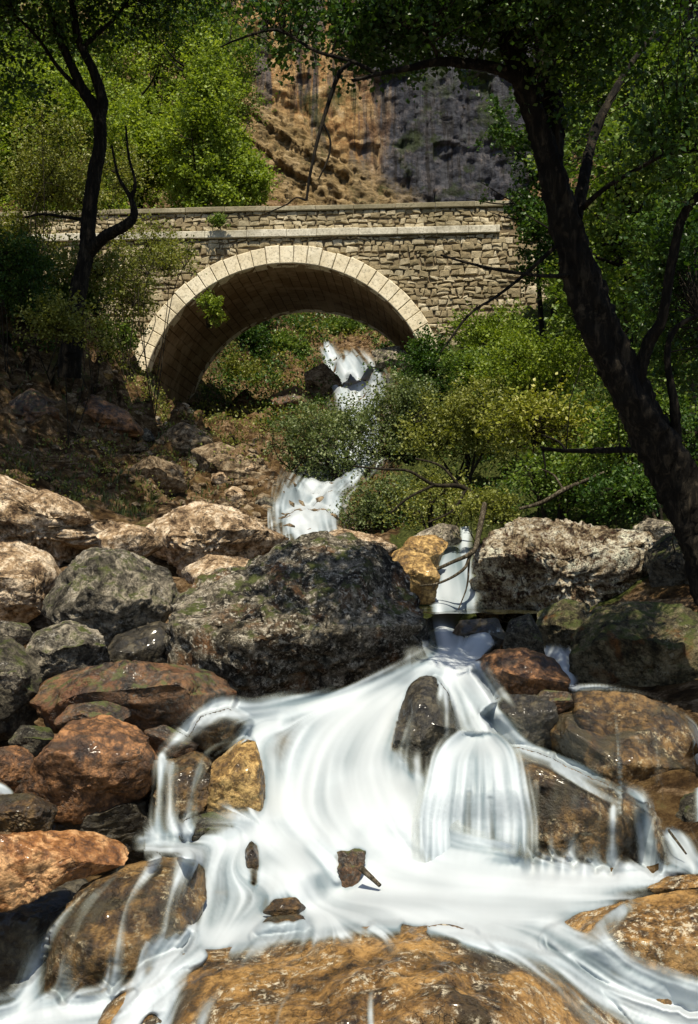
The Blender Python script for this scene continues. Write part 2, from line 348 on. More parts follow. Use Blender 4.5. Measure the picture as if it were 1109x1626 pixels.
scr = t.ramp(t.rng(t.noise(t.map(co, (.5, .5, 2.4), (0, R(28), 0)), 1.3, 7, .7, .6), .3, .68), [(0, (.05, .045, .015)), (.42, (.19, .135, .06)), (.72, (.40, .29, .145)), (1, (.60, .47, .29))])
cl = t.mix(t.math('MULTIPLY', apf, .85), cl, scr)
cl = t.mix(t.math('MULTIPLY', t.rng(t.noise(co, .28, 6, .7), .55, .62), .7), cl, (.035, .05, .014))
cl = t.mix(t.rng(n3, .46, .34, 0, .6), cl, (.02, .018, .014))
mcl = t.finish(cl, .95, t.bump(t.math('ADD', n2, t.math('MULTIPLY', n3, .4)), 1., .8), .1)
tag(mesh('cliff', Vc, Qc, mcl), 'tall orange and blue grey cliff behind the bridge, its right part coloured as shaded', kind='structure')
# ------------------------------------------------------------------ bridge
def brick_mat(name, cols, mort, sc, bumpd=.02, rough=.9, st=.45):
    t = NT(name); co = t.n('ShaderNodeTexCoord').outputs['Object']
    g = t.n('ShaderNodeNewGeometry').outputs['Random Per Island']
    n = t.noise(co, 3.5*sc, 7, .7); n2 = t.noise(co, 16*sc, 6, .75); n0 = t.noise(co, .6, 4, .6)
    base = t.ramp(g, [(0, cols[0]), (.5, cols[1]), (1, cols[2])])
    c = t.mix(t.rng(n, .3, .7, 0, .65), base, mort)
    c = t.mix(t.rng(n2, .5, .36, 0, .6), c, tuple(k*.3 for k in mort))
    c = t.mix(t.rng(n0, .5, .62, 0, st), c, (.10, .085, .04))
    return t.finish(c, rough, t.bump(t.math('ADD', n, n2), 1., bumpd), .2)
m_stone = brick_mat('rubble_stone', ((.24, .19, .11), (.43, .36, .22), (.66, .58, .41)), (.22, .17, .095), 1)
m_vous = brick_mat('dressed_stone', ((.74, .66, .48), (.80, .72, .54), (.86, .80, .63)), (.52, .43, .27), .8, .012, st=.35)
m_cop = brick_mat('coping_stone', ((.24, .21, .14), (.32, .28, .19), (.42, .38, .27)), (.16, .14, .08), 1, .012)
m_corn = brick_mat('cornice_stone', ((.60, .56, .44), (.70, .66, .54), (.78, .74, .62)), (.3, .27, .19), 1, .012)
t = NT('mortar'); co = t.n('ShaderNodeTexCoord').outputs['Object']; n = t.noise(co, 7, 7, .7)
m_mort = t.finish(t.ramp(t.rng(n, .3, .7), [(0, (.08, .06, .035)), (1, (.27, .21, .13))]), .95, t.bump(n, 1, .03), .1)
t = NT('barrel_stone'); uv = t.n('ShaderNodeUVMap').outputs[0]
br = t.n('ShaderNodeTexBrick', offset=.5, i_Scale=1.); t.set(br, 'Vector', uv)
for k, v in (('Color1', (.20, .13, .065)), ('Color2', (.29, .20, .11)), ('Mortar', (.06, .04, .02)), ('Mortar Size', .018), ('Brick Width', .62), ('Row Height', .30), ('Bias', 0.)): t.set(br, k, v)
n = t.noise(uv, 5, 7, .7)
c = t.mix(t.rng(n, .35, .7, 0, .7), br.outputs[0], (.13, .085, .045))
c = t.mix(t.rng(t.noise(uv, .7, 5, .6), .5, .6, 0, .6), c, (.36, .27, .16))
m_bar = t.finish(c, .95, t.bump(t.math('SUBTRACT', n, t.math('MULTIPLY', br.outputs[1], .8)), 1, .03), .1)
br_root = empty('stone_bridge', BC, 'single arched stone bridge with pale voussoirs spanning the gorge', 'bridge')
RI, RO, WID = 4.5, 5.02, 6.6
XL, XR = -13., 9.5
def block(mb, c8):
    """eight corners (front 4 ccw, back 4) -> bevelled looking stone: front face inset and pushed out"""
    c8 = np.asarray(c8); f = c8[:4]; ctr = f.mean(0); b = c8[4:]
    nrm = f.mean(0)-b.mean(0); nrm /= np.linalg.norm(nrm)+1e-9
    ins = ctr+(f-ctr)*.80; ins = ins+nrm*.018*rs.uniform(.4, 1.4)+rs.randn(4, 3)*.004
    mid = ctr+nrm*.028*rs.uniform(.5, 1.2)
    V = np.vstack((f, b, ins, mid[None]))
    Q = [(0, 4, 5, 1), (1, 5, 6, 2), (2, 6, 7, 3), (3, 7, 4, 0), (0, 1, 9, 8), (1, 2, 10, 9), (2, 3, 11, 10), (3, 0, 8, 11)]
    T = [(8, 9, 12), (9, 10, 12), (10, 11, 12), (11, 8, 12)]
    mb.add(V, Q, T)
def rubble(mb, x0, x1, z0, z1, yf, yb, skip, h=(.10, .25), w=(.10, .40)):
    z = z0
    while z < z1-.04:
        hh = min(rs.uniform(*h), z1-z); 
        if z1-z-hh < .08: hh = z1-z
        x = x0+rs.uniform(-.2, 0)
        wv = rs.rand()*6
        while x < x1:
            ww = rs.uniform(*w); xe = min(x+ww, x1)
            if xe-x > .05 and not skip((x+xe)/2, z+hh/2):
                g = .014; jt = lambda: rs.uniform(-.042, .042)
                wz = lambda xx: .03*math.sin(xx*2.3+wv)
                s = 1 if rs.rand() > .22 or hh < .2 else 0
                parts = [(z, z+hh)] if s else [(z, z+hh*.48), (z+hh*.5, z+hh)]
                for (a, b) in parts:
                    fr = [(x+g+jt(), a+g+jt()+wz(x)), (xe-g+jt(), a+g+jt()+wz(xe)), (xe-g+jt(), b-g+jt()+wz(xe)), (x+g+jt(), b-g+jt()+wz(x))]
                    dp = rs.uniform(-.02, .02)
                    block(mb, [B(p[0], yf+dp, p[1]) for p in fr]+[B(p[0], yb, p[1]) for p in fr])
            x = xe
        z += hh
mb = MB()
rubble(mb, XL, XR, -4.2, 5.30, 0.0, .14, lambda x, z: (x*x+max(z, 0)**2 < (RO+.02)**2) if z > -4.3 else True)
mb.build('rubble_face', m_stone, br_root, False)
mb = MB()
rubble(mb, XL, 6.95, 5.56, 6.14, .06, .42, lambda x, z: False, (.12, .2), (.14, .34))
mb.build('parapet', m_stone, br_root, False)
# mortar body with the arch cut out, both faces and the ends
def wall_strip(y, flip):
    xs = np.concatenate((np.linspace(XL, -4.8, 30), np.linspace(-4.79, 4.79, 161), np.linspace(4.8, XR, 24)))
    lo = np.where(np.abs(xs) < 4.795, np.sqrt(np.maximum(4.8**2-xs**2, 0)), -4.5); hi = np.full(len(xs), 5.42)
    V = np.vstack(([B(x, y, z) for x, z in zip(xs, lo)], [B(x, y, z) for x, z in zip(xs, hi)])); n = len(xs)
    q = [(k, k+1, n+k+1, n+k) for k in range(n-1)]
    return V, [tuple(reversed(a)) for a in q] if flip else q
mb = MB(); mb.add(*wall_strip(.05, False)); mb.add(*wall_strip(WID, True))
for x in (XL, XR):
    mb.add([B(x, .05, -4.5), B(x, WID, -4.5), B(x, WID, 5.42), B(x, .05, 5.42)], [(0, 1, 2, 3)])
pc = lambda y0, y1, z0, z1, xa=XL, xb=6.95: mb.add([B(x, y, z) for x in (xa, xb) for y in (y0, y1) for z in (z0, z1)], [(0, 1, 3, 2), (4, 6, 7, 5), (0, 4, 5, 1), (2, 3, 7, 6), (0, 2, 6, 4), (1, 5, 7, 3)])
pc(.10, .40, 5.45, 6.12); pc(WID-.42, WID-.06, 5.43, 6.14)
mb.build('mortar_core', m_mort, br_root, False)
# road deck
mb = MB(); mb.add([B(XL, .15, 5.40), B(XR, .15, 5.40), B(XR, WID-.05, 5.40), B(XL, WID-.05, 5.40)], [(0, 1, 2, 3)])
mb.build('road_deck', m_mort, br_root, False)
# barrel
th = np.concatenate(([None], np.linspace(0, math.pi, 73), [None])); prof = [(RI, -4.5)]+[(RI*math.cos(a), RI*math.sin(a)) for a in np.linspace(0, math.pi, 73)]+[(-RI, -4.5)]
arc = [0, 4.5]; 
for k in range(1, 73): arc.append(arc[-1]+RI*math.pi/72)
arc.append(arc[-1]+4.5)
yy = np.linspace(.02, WID+.02, 24); V = np.array([[B(x+rs.randn()*.008, y, z+rs.randn()*.008) for y in yy] for x, z in prof]).reshape(-1, 3)
n = len(yy); q = [(a*n+b, a*n+b+1, (a+1)*n+b+1, (a+1)*n+b) for a in range(len(prof)-1) for b in range(n-1)]
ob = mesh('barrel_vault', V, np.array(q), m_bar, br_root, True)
ul = ob.data.uv_layers.new(name='UVMap')
for lp, uvd in zip(ob.data.loops, ul.data):
    a, b = divmod(lp.vertex_index, n); uvd.uv = (yy[b], arc[a])
# arch ring: every voussoir a dressed block of its own
NV = 35
for fy, y0 in ((0, -.07), (1, WID+.07)):
    mb = MB()
    for k in range(-5, NV+5):
        a0 = math.pi*k/NV+.0022; a1 = math.pi*(k+1)/NV-.0022
        ro = RO+rs.uniform(-.03, .05)
        if k < 0 or k >= NV:                                          # jamb blocks below the springing
            s = 1 if k < 0 else -1; kk = (-k-1) if k < 0 else (k-NV); h0 = -kk*.37-.01; h1 = -(kk+1)*.37+.01
            c2 = [(s*RI, h1), (s*ro, h1), (s*ro, h0), (s*RI, h0)]
            if s < 0: c2 = [c2[1], c2[0], c2[3], c2[2]]
        else:
            c2 = [(ro*math.cos(a0), ro*math.sin(a0)), (ro*math.cos(a1), ro*math.sin(a1)), (RI*math.cos(a1), RI*math.sin(a1)), (RI*math.cos(a0), RI*math.sin(a0))]
        yj = y0+rs.uniform(-.012, .012); yb = .45 if fy == 0 else WID-.4
        if fy: c2 = c2[::-1]
        F4 = [B(x, yj, z) for x, z in c2]; B4 = [B(x, yb, z) for x, z in c2]
        f = np.array(F4); ctr = f.mean(0); nn = np.array(-ey if fy == 0 else ey)
        ins = ctr+(f-ctr)*.93+nn*.015
        Vv = np.vstack((F4, B4, ins))
        mb.add(Vv, [(0, 4, 5, 1), (1, 5, 6, 2), (2, 6, 7, 3), (3, 7, 4, 0), (0, 1, 9, 8), (1, 2, 10, 9), (2, 3, 11, 10), (3, 0, 8, 11), (8, 9, 10, 11)])
    mb.build('arch_ring', m_vous, br_root, False)
def course(name, x0, x1, z0, z1, y0, y1, w, mat, rag=.01):
    mb = MB(); x = x0
    while x < x1:
        xe = min(x+w*rs.uniform(.8, 1.25), x1); zj = rs.uniform(-rag, rag); yj = rs.uniform(-rag, rag)
        a, b = x+.007, xe-.007; bv = .018
        V = []
        for (y, z) in ((y0+yj, z0+bv), (y0+yj, z1+zj-bv), (y0+yj+bv, z1+zj), (y1, z1+zj), (y1, z0), (y0+yj+bv, z0)):
            V += [B(a, y, z), B(b, y, z)]
        q = [(2*k, 2*k+1, (2*k+3) % 12, (2*k+2) % 12) for k in range(6)]
        mb.add(V, q); mb.add(V[0::2], [], [(0, 1, 2), (0, 2, 3), (0, 3, 4), (0, 4, 5)]); mb.add(V[1::2], [], [(2, 1, 0), (3, 2, 0), (4, 3, 0), (5, 4, 0)])
        x = xe
    mb.build(name, mat, br_root, False)
course('cornice', XL, 6.5, 5.31, 5.54, -.12, .5, 1.05, m_corn)
course('coping', XL, 6.95, 6.145, 6.30, -.03, .52, 1.25, m_cop, .012)
# ------------------------------------------------------------------ rocks
ICO = {}
def ico(n):
    if n not in ICO:
        import bmesh
        b = bmesh.new(); bmesh.ops.create_icosphere(b, subdivisions=n, radius=1)
        ICO[n] = (np.array([v.co[:] for v in b.verts]), np.array([[v.index for v in f.verts] for f in b.faces])); b.free()
    return ICO[n]
ROCKV, ROCKF, rbase = [], [], 0
def rock(label, poly, Y, mat, thick=.8, sub=6, seed=0, facets=9, amp=.06, lean=0., group=None, strata=0., nf=1., rag=.35, name='boulder', cut=(.50, .84), power=.6, over=1.):
    global rbase
    r = np.random.RandomState(seed+11)
    poly = np.array(poly, float); lo, hi = poly.min(0), poly.max(0)
    # area centroid
    x0, y0 = poly.T; x1, y1 = np.roll(poly, -1, 0).T; cr = x0*y1-x1*y0; A = cr.sum()/2
    c = np.array((((x0+x1)*cr).sum(), ((y0+y1)*cr).sum()))/(6*A)
    ctr = P(c[0], c[1], Y); mpp = np.linalg.norm(ctr-CAM)/math.sqrt(F*F+(c[0]-CX)**2+(c[1]-CY)**2)
    vd = (ctr-CAM)/np.linalg.norm(ctr-CAM); rt = np.cross(vd, (0, 0, 1)); rt /= np.linalg.norm(rt); up = np.cross(rt, vd)
    # outline radius against angle
    th = np.linspace(-math.pi, math.pi, 361)
    rad = np.zeros(361)
    q = poly-c
    for k, a in enumerate(th):
        d = np.array((math.cos(a), -math.sin(a)))
        for e in range(len(q)):
            p0, p1 = q[e], q[(e+1) % len(q)]; s = p1-p0
            den = d[0]*s[1]-d[1]*s[0]
            if abs(den) < 1e-9: continue
            tt = (p0[0]*s[1]-p0[1]*s[0])/den; uu = (p0[0]*d[1]-p0[1]*d[0])/den
            if tt > 0 and -1e-6 <= uu <= 1+1e-6: rad[k] = max(rad[k], tt)
    ker = np.ones(7)/7; rad = np.convolve(np.concatenate((rad[-4:-1], rad, rad[1:4])), ker, 'valid')
    radpx = rad.copy(); rad *= mpp*1.03; size = rad.mean()
    S, Fc = ico(sub)
    rho = np.sqrt(S[:, 0]**2+S[:, 2]**2); ph = np.arctan2(S[:, 2], S[:, 0])
    rr = np.interp(ph, th, rad)*rho**power
    cs = np.where(rho > 1e-6, S[:, 0]/np.maximum(rho, 1e-6), 0); sn = np.where(rho > 1e-6, S[:, 2]/np.maximum(rho, 1e-6), 0)
    dd = np.sign(S[:, 1])*np.abs(S[:, 1])**.75*size*thick
    L = np.stack((rr*cs, dd, rr*sn), 1)
    L[:, 1] += lean*L[:, 2]
    for k in range(facets+8):
        n = r.randn(3); n[1] = -abs(n[1])*1.3; n[2] = n[2]*.8+.25
        if k % 3 == 1 and over: n = np.array((r.uniform(-.7, .7), -1., -r.uniform(.35, .8)*over))     # undercut front faces
        if k % 3 == 2: n = np.array((r.uniform(-.5, .5), -r.uniform(.2, .6), 1.))                  # broken tops
        n /= np.linalg.norm(n)
        s = L@n; lim = s.max()*r.uniform(*cut)
        m = s > lim; L[m] -= n*((s[m]-lim)*.93)[:, None]
    V = rt*L[:, :1]+vd*L[:, 1:2]+up*L[:, 2:3]
    nrm = V/(np.linalg.norm(V, axis=1)[:, None]+1e-9)
    off = Vector((seed*3.1, seed*1.7, 5.))
    fr = nf*1.5/max(size, .12)
    for k in range(len(V)):
        v = Vector(V[k])
        a = noise.fractal(v*fr*1.3+off, .8, 2.1, 5)*.85
        w = noise.voronoi(v*fr*1.5+off)[0]; a += (w[1]-w[0])*.55-.25
        a += (.35-abs(noise.noise(v*fr*2.6+off)))*.55+noise.noise(v*fr*7+off)*.22+abs(noise.noise(v*fr*14+off))*.16
        if rag: a += (min(0, noise.noise(v*fr*9+off)-.05)*.7+min(0, noise.noise(v*fr*4.3-off))*.9)*rag
        if strata: a += noise.noise(Vector((v.x*fr*.6, v.y*fr*.6, v.z*fr*7))+off)*strata
        V[k] += nrm[k]*a*amp*size*1.6
    for it in range(2):                    # bring the worn solid back to its measured width and height
        Wd = V+ctr-CAM; sp, cp_ = math.sin(PITCH), math.cos(PITCH)
        dz_ = Wd[:, 1]*cp_+Wd[:, 2]*sp; ux = Wd[:, 0]/dz_*F+CX-c[0]; uy = -(CY-(Wd[:, 2]*cp_-Wd[:, 1]*sp)/dz_*F-c[1])
        ang = np.arctan2(uy, ux); rpx = np.hypot(ux, uy); nb = 60; bi = ((ang+math.pi)/(2*math.pi)*nb).astype(int) % nb
        mx = np.array([rpx[bi == q_].max() if (bi == q_).any() else 0 for q_ in range(nb)])
        mx = np.where(mx > 0, mx, mx.mean()); tg = np.interp((np.arange(nb)+.5)/nb*2*math.pi-math.pi, th, radpx)
        fac = np.clip(tg/mx, .5, 1.8); fac = (np.roll(fac, 1)+2*fac+np.roll(fac, -1))/4
        fv_ = np.interp(ang, (np.arange(-1, nb+1)+.5)/nb*2*math.pi-math.pi, np.concatenate((fac[-1:], fac, fac[:1])))
        dep = V@vd; V = vd*dep[:, None]+(V-vd*dep[:, None])*fv_[:, None]
    o = mesh(name, V+ctr, Fc, M[mat] if isinstance(mat, str) else mat, None, True, origin=ctr)
    tag(o, label, 'boulder' if name == 'boulder' else name.replace('_', ' '), group)
    ROCKV.append(V+ctr); ROCKF.append(Fc+rbase); rbase += len(V)
    return o
G = None
rock('huge dark weathered boulder dominating the middle of the stream', [(250,1010),(285,940),(330,905),(400,888),(460,852),(510,841),(570,848),(610,866),(640,898),(662,940),(680,990),(684,1050),(670,1130),(600,1170),(450,1180),(350,1150),(270,1100)], 10.1, 'boulder', .85, 6, 1, 10, .05, rag=1., nf=1.4)
rock('long pale pocked limestone boulder on the right bank under the shrubs', [(744,945),(750,880),(775,843),(830,818),(900,824),(960,834),(1040,842),(1072,880),(1068,935),(1010,960),(930,975),(850,985),(790,1000),(755,985)], 12.2, 'pocked', .8, 6, 2, 8, .06, rag=1.6, nf=1.6, strata=.5)
rock('large mossy olive boulder at the right edge above the wet ledge', [(900,1090),(908,1010),(940,965),(1000,953),(1080,958),(1150,980),(1160,1160),(1060,1160),(960,1130)], 9.9, 'olive', .8, 6, 3, 9, .05, rag=1., strata=.4)
rock('rusty brown block beside the upper chute', [(742,1058),(780,1032),(830,1027),(880,1044),(908,1078),(898,1112),(850,1130),(790,1120)], 9.5, 'rust', .9, 6, 4, 8, .06)
rock('black pointed stone standing between the upper chute and the mossy boulder', [(798,1022),(808,985),(843,972),(860,1005),(868,1048),(830,1055),(800,1045)], 10.2, 'dark', .9, 6, 5, 9, .05, cut=(.6, .85))
rock('grey cracked stone tucked behind the black pointed stone', [(848,1040),(853,972),(895,950),(938,958),(935,1015),(910,1042),(870,1045)], 11., 'olive', .9, 6, 6, 9, .05)
rock('big wet brown ledge boulder with water spilling over it near the right edge', [(860,1125),(900,1098),(950,1094),(1010,1100),(1065,1122),(1105,1160),(1125,1230),(1115,1330),(1000,1340),(900,1260),(850,1180)], 8.7, 'wet', .7, 6, 7, 8, .04)
rock('low brown streaked ledge boulder right of the fan shaped fall', [(795,1178),(870,1198),(940,1234),(1010,1264),(1046,1290),(1057,1345),(1045,1400),(950,1405),(880,1395),(830,1380),(822,1290),(800,1225)], 7.5, 'wet', .75, 6, 8, 8, .045)
rock('dark stone at the right edge below the wet ledge boulder', [(1062,1300),(1085,1262),(1120,1250),(1170,1260),(1170,1370),(1110,1385),(1075,1340)], 8., 'dark', .8, 6, 9, 8, .06)
rock('black stone parting the main cascade', [(616,1210),(636,1120),(656,1078),(686,1068),(712,1098),(722,1145),(730,1195),(690,1240),(636,1240)], 8.15, 'blackwet', .8, 6, 10, 6, .04)
rock('rounded dark rock beneath the fan shaped fall', [(692,1250),(718,1212),(750,1196),(785,1198),(808,1225),(822,1280),(828,1400),(698,1400)], 7.7, 'blackwet', .7, 6, 11, 3, .03)
rock('tawny slab beside the upper fall behind the huge boulder', [(625,885),(650,852),(690,848),(715,862),(700,890),(690,930),(650,930)], 13.2, 'gold', .9, 6, 12, 8, .06)
rock('pale stone at the foot of the twiggy shrub above the upper fall', [(640,862),(665,845),(700,830),(728,835),(735,862),(700,872),(660,876)], 14.2, 'lime', .9, 5, 13, 8, .06)
rock('dark wet stone in the chute below the upper pool', [(715,1010),(730,985),(790,980),(805,1010),(790,1040),(740,1045)], 10.9, 'blackwet', .8, 5, 14, 6, .05)
rock('long pale ledge of limestone along the left bank', [(-80,745),(0,748),(40,768),(110,798),(180,824),(240,848),(285,885),(265,905),(190,900),(130,885),(90,905),(0,900),(-80,880)], 13.2, 'lime_pink', .9, 6, 15, 10, .07, rag=1., nf=1.8, strata=.6)
rock('pale stone with a black shaded side at the left edge', [(-60,880),(-10,862),(30,858),(80,878),(104,912),(80,965),(30,1000),(-60,1000)], 11.2, 'lime_pink', .9, 6, 16, 9, .06)
rock('angular grey block left of the huge boulder', [(62,965),(95,910),(138,868),(200,872),(270,903),(290,952),(262,990),(250,1055),(170,1070),(115,1010),(80,1000)], 10.6, 'grey', .85, 6, 17, 12, .05, rag=1., cut=(.66, .9))
rock('tan crumbly boulder behind the huge boulder', [(205,852),(265,812),(312,794),(370,804),(430,838),(478,862),(420,900),(340,925),(295,940),(275,900),(240,884)], 13.4, 'lime_pink', .9, 6, 18, 10, .07, rag=1., nf=1.5)
rock('blocky grey stone under the angular grey block', [(25,1055),(55,1003),(110,983),(162,1003),(178,1050),(150,1090),(50,1100)], 9.7, 'grey', .8, 6, 19, 10, .05)
rock('long dark brown boulder lying left of the main cascade', [(35,1100),(100,1063),(190,1047),(300,1054),(368,1074),(380,1112),(345,1160),(270,1190),(180,1180),(80,1170)], 8.9, 'brown', .8, 6, 20, 8, .05)
rock('mossy dark stone at the left edge above the brown boulders', [(-60,1015),(20,1008),(62,1055),(75,1120),(40,1175),(-60,1180)], 9., 'dark', .8, 6, 21, 9, .06)
rock('rusty orange boulder above the orange slab', [(15,1262),(58,1200),(108,1145),(170,1133),(228,1158),(258,1215),(245,1260),(190,1300),(130,1310),(60,1305)], 7.6, 'rust', .85, 6, 22, 9, .05)
rock('upright golden stone at the left side of the main cascade', [(326,1295),(336,1212),(383,1172),(410,1178),(421,1230),(424,1310),(380,1320)], 7.25, 'gold', .9, 6, 23, 8, .05)
rock('brown stone between the rusty boulder and the golden stone', [(236,1270),(262,1200),(305,1186),(338,1205),(335,1270),(300,1325),(245,1325)], 7.8, 'wet', .85, 6, 24, 8, .05)
rock('little dark stone at the foot of the golden stone', [(282,1335),(292,1300),(338,1288),(378,1308),(376,1342),(330,1355)], 6.95, 'dark', .9, 5, 25, 7, .05)
rock('smooth orange slab at the left edge', [(-60,1328),(60,1319),(130,1315),(190,1328),(213,1350),(185,1388),(105,1402),(50,1434),(0,1455),(-60,1475)], 5.9, 'orange', .8, 6, 26, 6, .045, nf=1.3)
rock('black rock serving as the shaded underside of the orange slab', [(-60,1430),(50,1400),(150,1390),(150,1430),(100,1490),(50,1560),(-60,1600)], 6.15, 'blackwet', .6, 6, 27, 6, .04)  # black rock added for the shaded underside of the slab above
rock('brown wet boulder veiled with thin water at lower left', [(62,1590),(82,1470),(130,1405),(200,1372),(270,1356),(325,1368),(330,1430),(310,1500),(250,1560),(170,1620),(80,1630)], 5.75, 'wet', .75, 6, 28, 5, .035)
rock('small brown stone in the water at the left edge', [(-40,1320),(-10,1262),(50,1258),(95,1280),(80,1325)], 7.1, 'wet', .9, 6, 29, 7, .05)
rock('dark red stone at the left edge below the mossy dark stone', [(-50,1250),(-20,1190),(38,1180),(66,1215),(30,1262)], 8., 'rust', .9, 6, 30, 8, .05)
rock('small wet stone in the thin side cascade', [(296,1175),(318,1137),(362,1124),(398,1145),(390,1180),(330,1195)], 8., 'wet', .9, 6, 31, 6, .04)
rock('immense amber boulder under thin water at the bottom of the picture', [(150,1600),(230,1522),(330,1500),(450,1490),(600,1468),(700,1464),(800,1488),(880,1512),(960,1560),(1030,1640),(1040,1900),(600,1990),(160,1900)], 4.6, 'amber', .75, 6, 32, 5, .03, nf=1.6)
rock('amber wet boulder at lower right edge', [(850,1490),(900,1452),(1000,1428),(1080,1412),(1170,1405),(1180,1600),(1100,1620),(980,1580),(880,1540)], 5.4, 'amber', .8, 6, 33, 6, .035)
rock('flat yellow wet stone in the pool at right edge', [(1022,1412),(1055,1392),(1130,1385),(1150,1420),(1060,1428)], 6.1, 'amber', 1.4, 6, 34, 4, .04)
rock('small wet stone poking out above the amber boulder', [(398,1485),(425,1456),(478,1450),(498,1478),(470,1515),(410,1515)], 5.6, 'wet', .9, 6, 35, 6, .04)
rock('tiny brown stone just above the small wet stone', [(415,1450),(435,1428),(470,1424),(488,1442),(460,1462)], 5.9, 'wet', .9, 5, 36, 6, .04)
rock('jagged black stub poking out of the white pool', [(531,1362),(536,1350),(556,1352),(560,1346),(582,1350),(580,1372),(568,1408),(545,1416)], 6.58, 'brown', .8, 5, 37, 8, .09, name='rock_stub')
rock('narrow brown stone washed by the pool left of the centre', [(395,1400),(388,1350),(400,1332),(411,1350),(412,1420)], 6.6, 'wet', .9, 5, 38, 4, .04)
rock('submerged rounded stone under white water left of the black stub', [(470,1360),(490,1335),(525,1333),(548,1360),(545,1410),(490,1400)], 6.95, 'wet', .9, 5, 39, 4, .04)
rock('reddish slab between the huge boulder and the upper fall', [(610,900),(630,870),(680,880),(700,915),(690,960),(650,960)], 12., 'gold', .9, 5, 40, 7, .05)
rock('wide dark boulder behind the long dark brown boulder', [(150,1070),(180,1010),(250,985),(300,1000),(300,1080),(200,1100)], 10.2, 'blackwet', .7, 5, 41, 7, .05)
rock('dark ledge stone under the rusty orange boulder', [(40,1330),(70,1262),(160,1262),(250,1250),(262,1310),(250,1350),(120,1370)], 7.75, 'blackwet', .7, 6, 42, 7, .05)
rock('dark shaded rock under the right ledge boulders', [(760,1130),(800,1100),(880,1105),(900,1180),(860,1220),(800,1190)], 8.9, 'blackwet', .7, 6, 43, 6, .05)
rock('dark mossy boulder between the trunk and the pocked boulder', [(1020,880),(1060,845),(1120,850),(1170,880),(1170,960),(1040,960)], 11.6, 'dark', .8, 6, 44, 8, .06)
rock('stone slab in midstream behind the tawny slab', [(500,852),(540,838),(600,850),(640,870),(600,890),(520,880)], 14.5, 'lime_pink', .9, 5, 45, 7, .06)
# countable loose stones on the banks
for lb, pl, Yd, mt in [('wedge of grey stone filling the gap between the angular grey block and the huge boulder', [(235,1060),(250,1000),(285,985),(300,1030),(290,1070)], 10.3, 'dark'),
    ('pale broken slab lying on top of the left limestone ledge', [(20,800),(70,775),(130,800),(150,830),(90,850),(30,835)], 13.1, 'lime_pink'),
    ('pale broken slab between the left ledge and the crumbly boulder', [(150,850),(190,828),(240,838),(262,870),(220,892),(165,885)], 12.6, 'lime_pink'),
    ('flat tan slab in front of the crumbly boulder', [(285,905),(330,880),(395,885),(420,905),(370,925),(300,930)], 12.2, 'lime_pink'),
    ('small mossy stone at the left edge under the black shaded stone', [(-30,1010),(0,985),(45,990),(60,1015),(20,1035)], 10.4, 'grey'),
    ('small brown wedge stone above the rusty orange boulder', [(80,1150),(110,1118),(170,1112),(215,1128),(190,1155),(120,1165)], 8.3, 'brown'),
    ('flat brown stone right of the rusty orange boulder', [(225,1160),(262,1150),(320,1180),(300,1205),(250,1200)], 8.0, 'brown'),
    ('dark cobble under the mossy dark stone at the left edge', [(10,1180),(35,1150),(80,1155),(98,1185),(60,1205)], 8.2, 'dark'),
    ('grey cobble beside the blocky grey stone', [(-20,1075),(0,1050),(38,1052),(50,1085),(20,1105)], 8.9, 'grey'),
    ('brown stone wedged beneath the rusty block', [(840,1115),(862,1095),(905,1098),(915,1120),(880,1138)], 9.0, 'brown'),
    ('olive stone between the cracked stone and the mossy boulder', [(905,1010),(930,985),(960,995),(960,1040),(920,1050)], 10.3, 'olive'),
    ('broken slab on the bank above the pocked boulder', [(1000,838),(1030,822),(1075,830),(1085,850),(1040,862)], 12.4, 'lime')]:
    rock(lb, pl, Yd, mt, .9, 5, 80+int(pl[0][0])%37, 8, .05)
for lb, pl, Yo, mt in [('layered tan rock outcrop on the sunny slope above the crumbly boulder', [(300,712),(350,700),(400,722),(440,752),(455,790),(400,800),(330,775)], 0, 'scree'),
    ('reddish rock outcrop left of the far waterfall', [(482,592),(515,575),(540,600),(556,640),(520,655),(488,632)], 0, 'scree'),
    ('dark rock outcrop on the slope under the arch', [(428,628),(470,612),(505,636),(500,664),(440,662)], 0, 'brown'),
    ('grey rock outcrop right of the far waterfall', [(588,556),(632,548),(665,575),(640,600),(600,588)], 0, 'grey'),
    ('brown rock outcrop on the shaded left bank', [(110,650),(150,628),(200,650),(235,690),(190,705),(130,690)], 0, 'rust'),
    ('dark layered outcrop below the left foot of the arch', [(255,690),(290,668),(335,690),(360,725),(310,735),(265,720)], 0, 'scree'),
    ('tan rock outcrop left of the layered outcrop', [(200,745),(240,722),(290,740),(300,780),(240,790),(205,775)], 0, 'scree'),
    ('dark rock outcrop in the shade at far left of the bank', [(10,640),(50,615),(95,640),(110,680),(60,700),(15,680)], 0, 'brown')]:
    cx_, cy_ = np.mean(pl, 0); Yg = ground(cx_, cy_+12)[1]
    rock(lb, pl, Yg+.2, mt, .8, 5, 130+int(cx_)%41, 9, .07, strata=.7, name='rock_outcrop', group='outcrops on the slopes')
k = 0
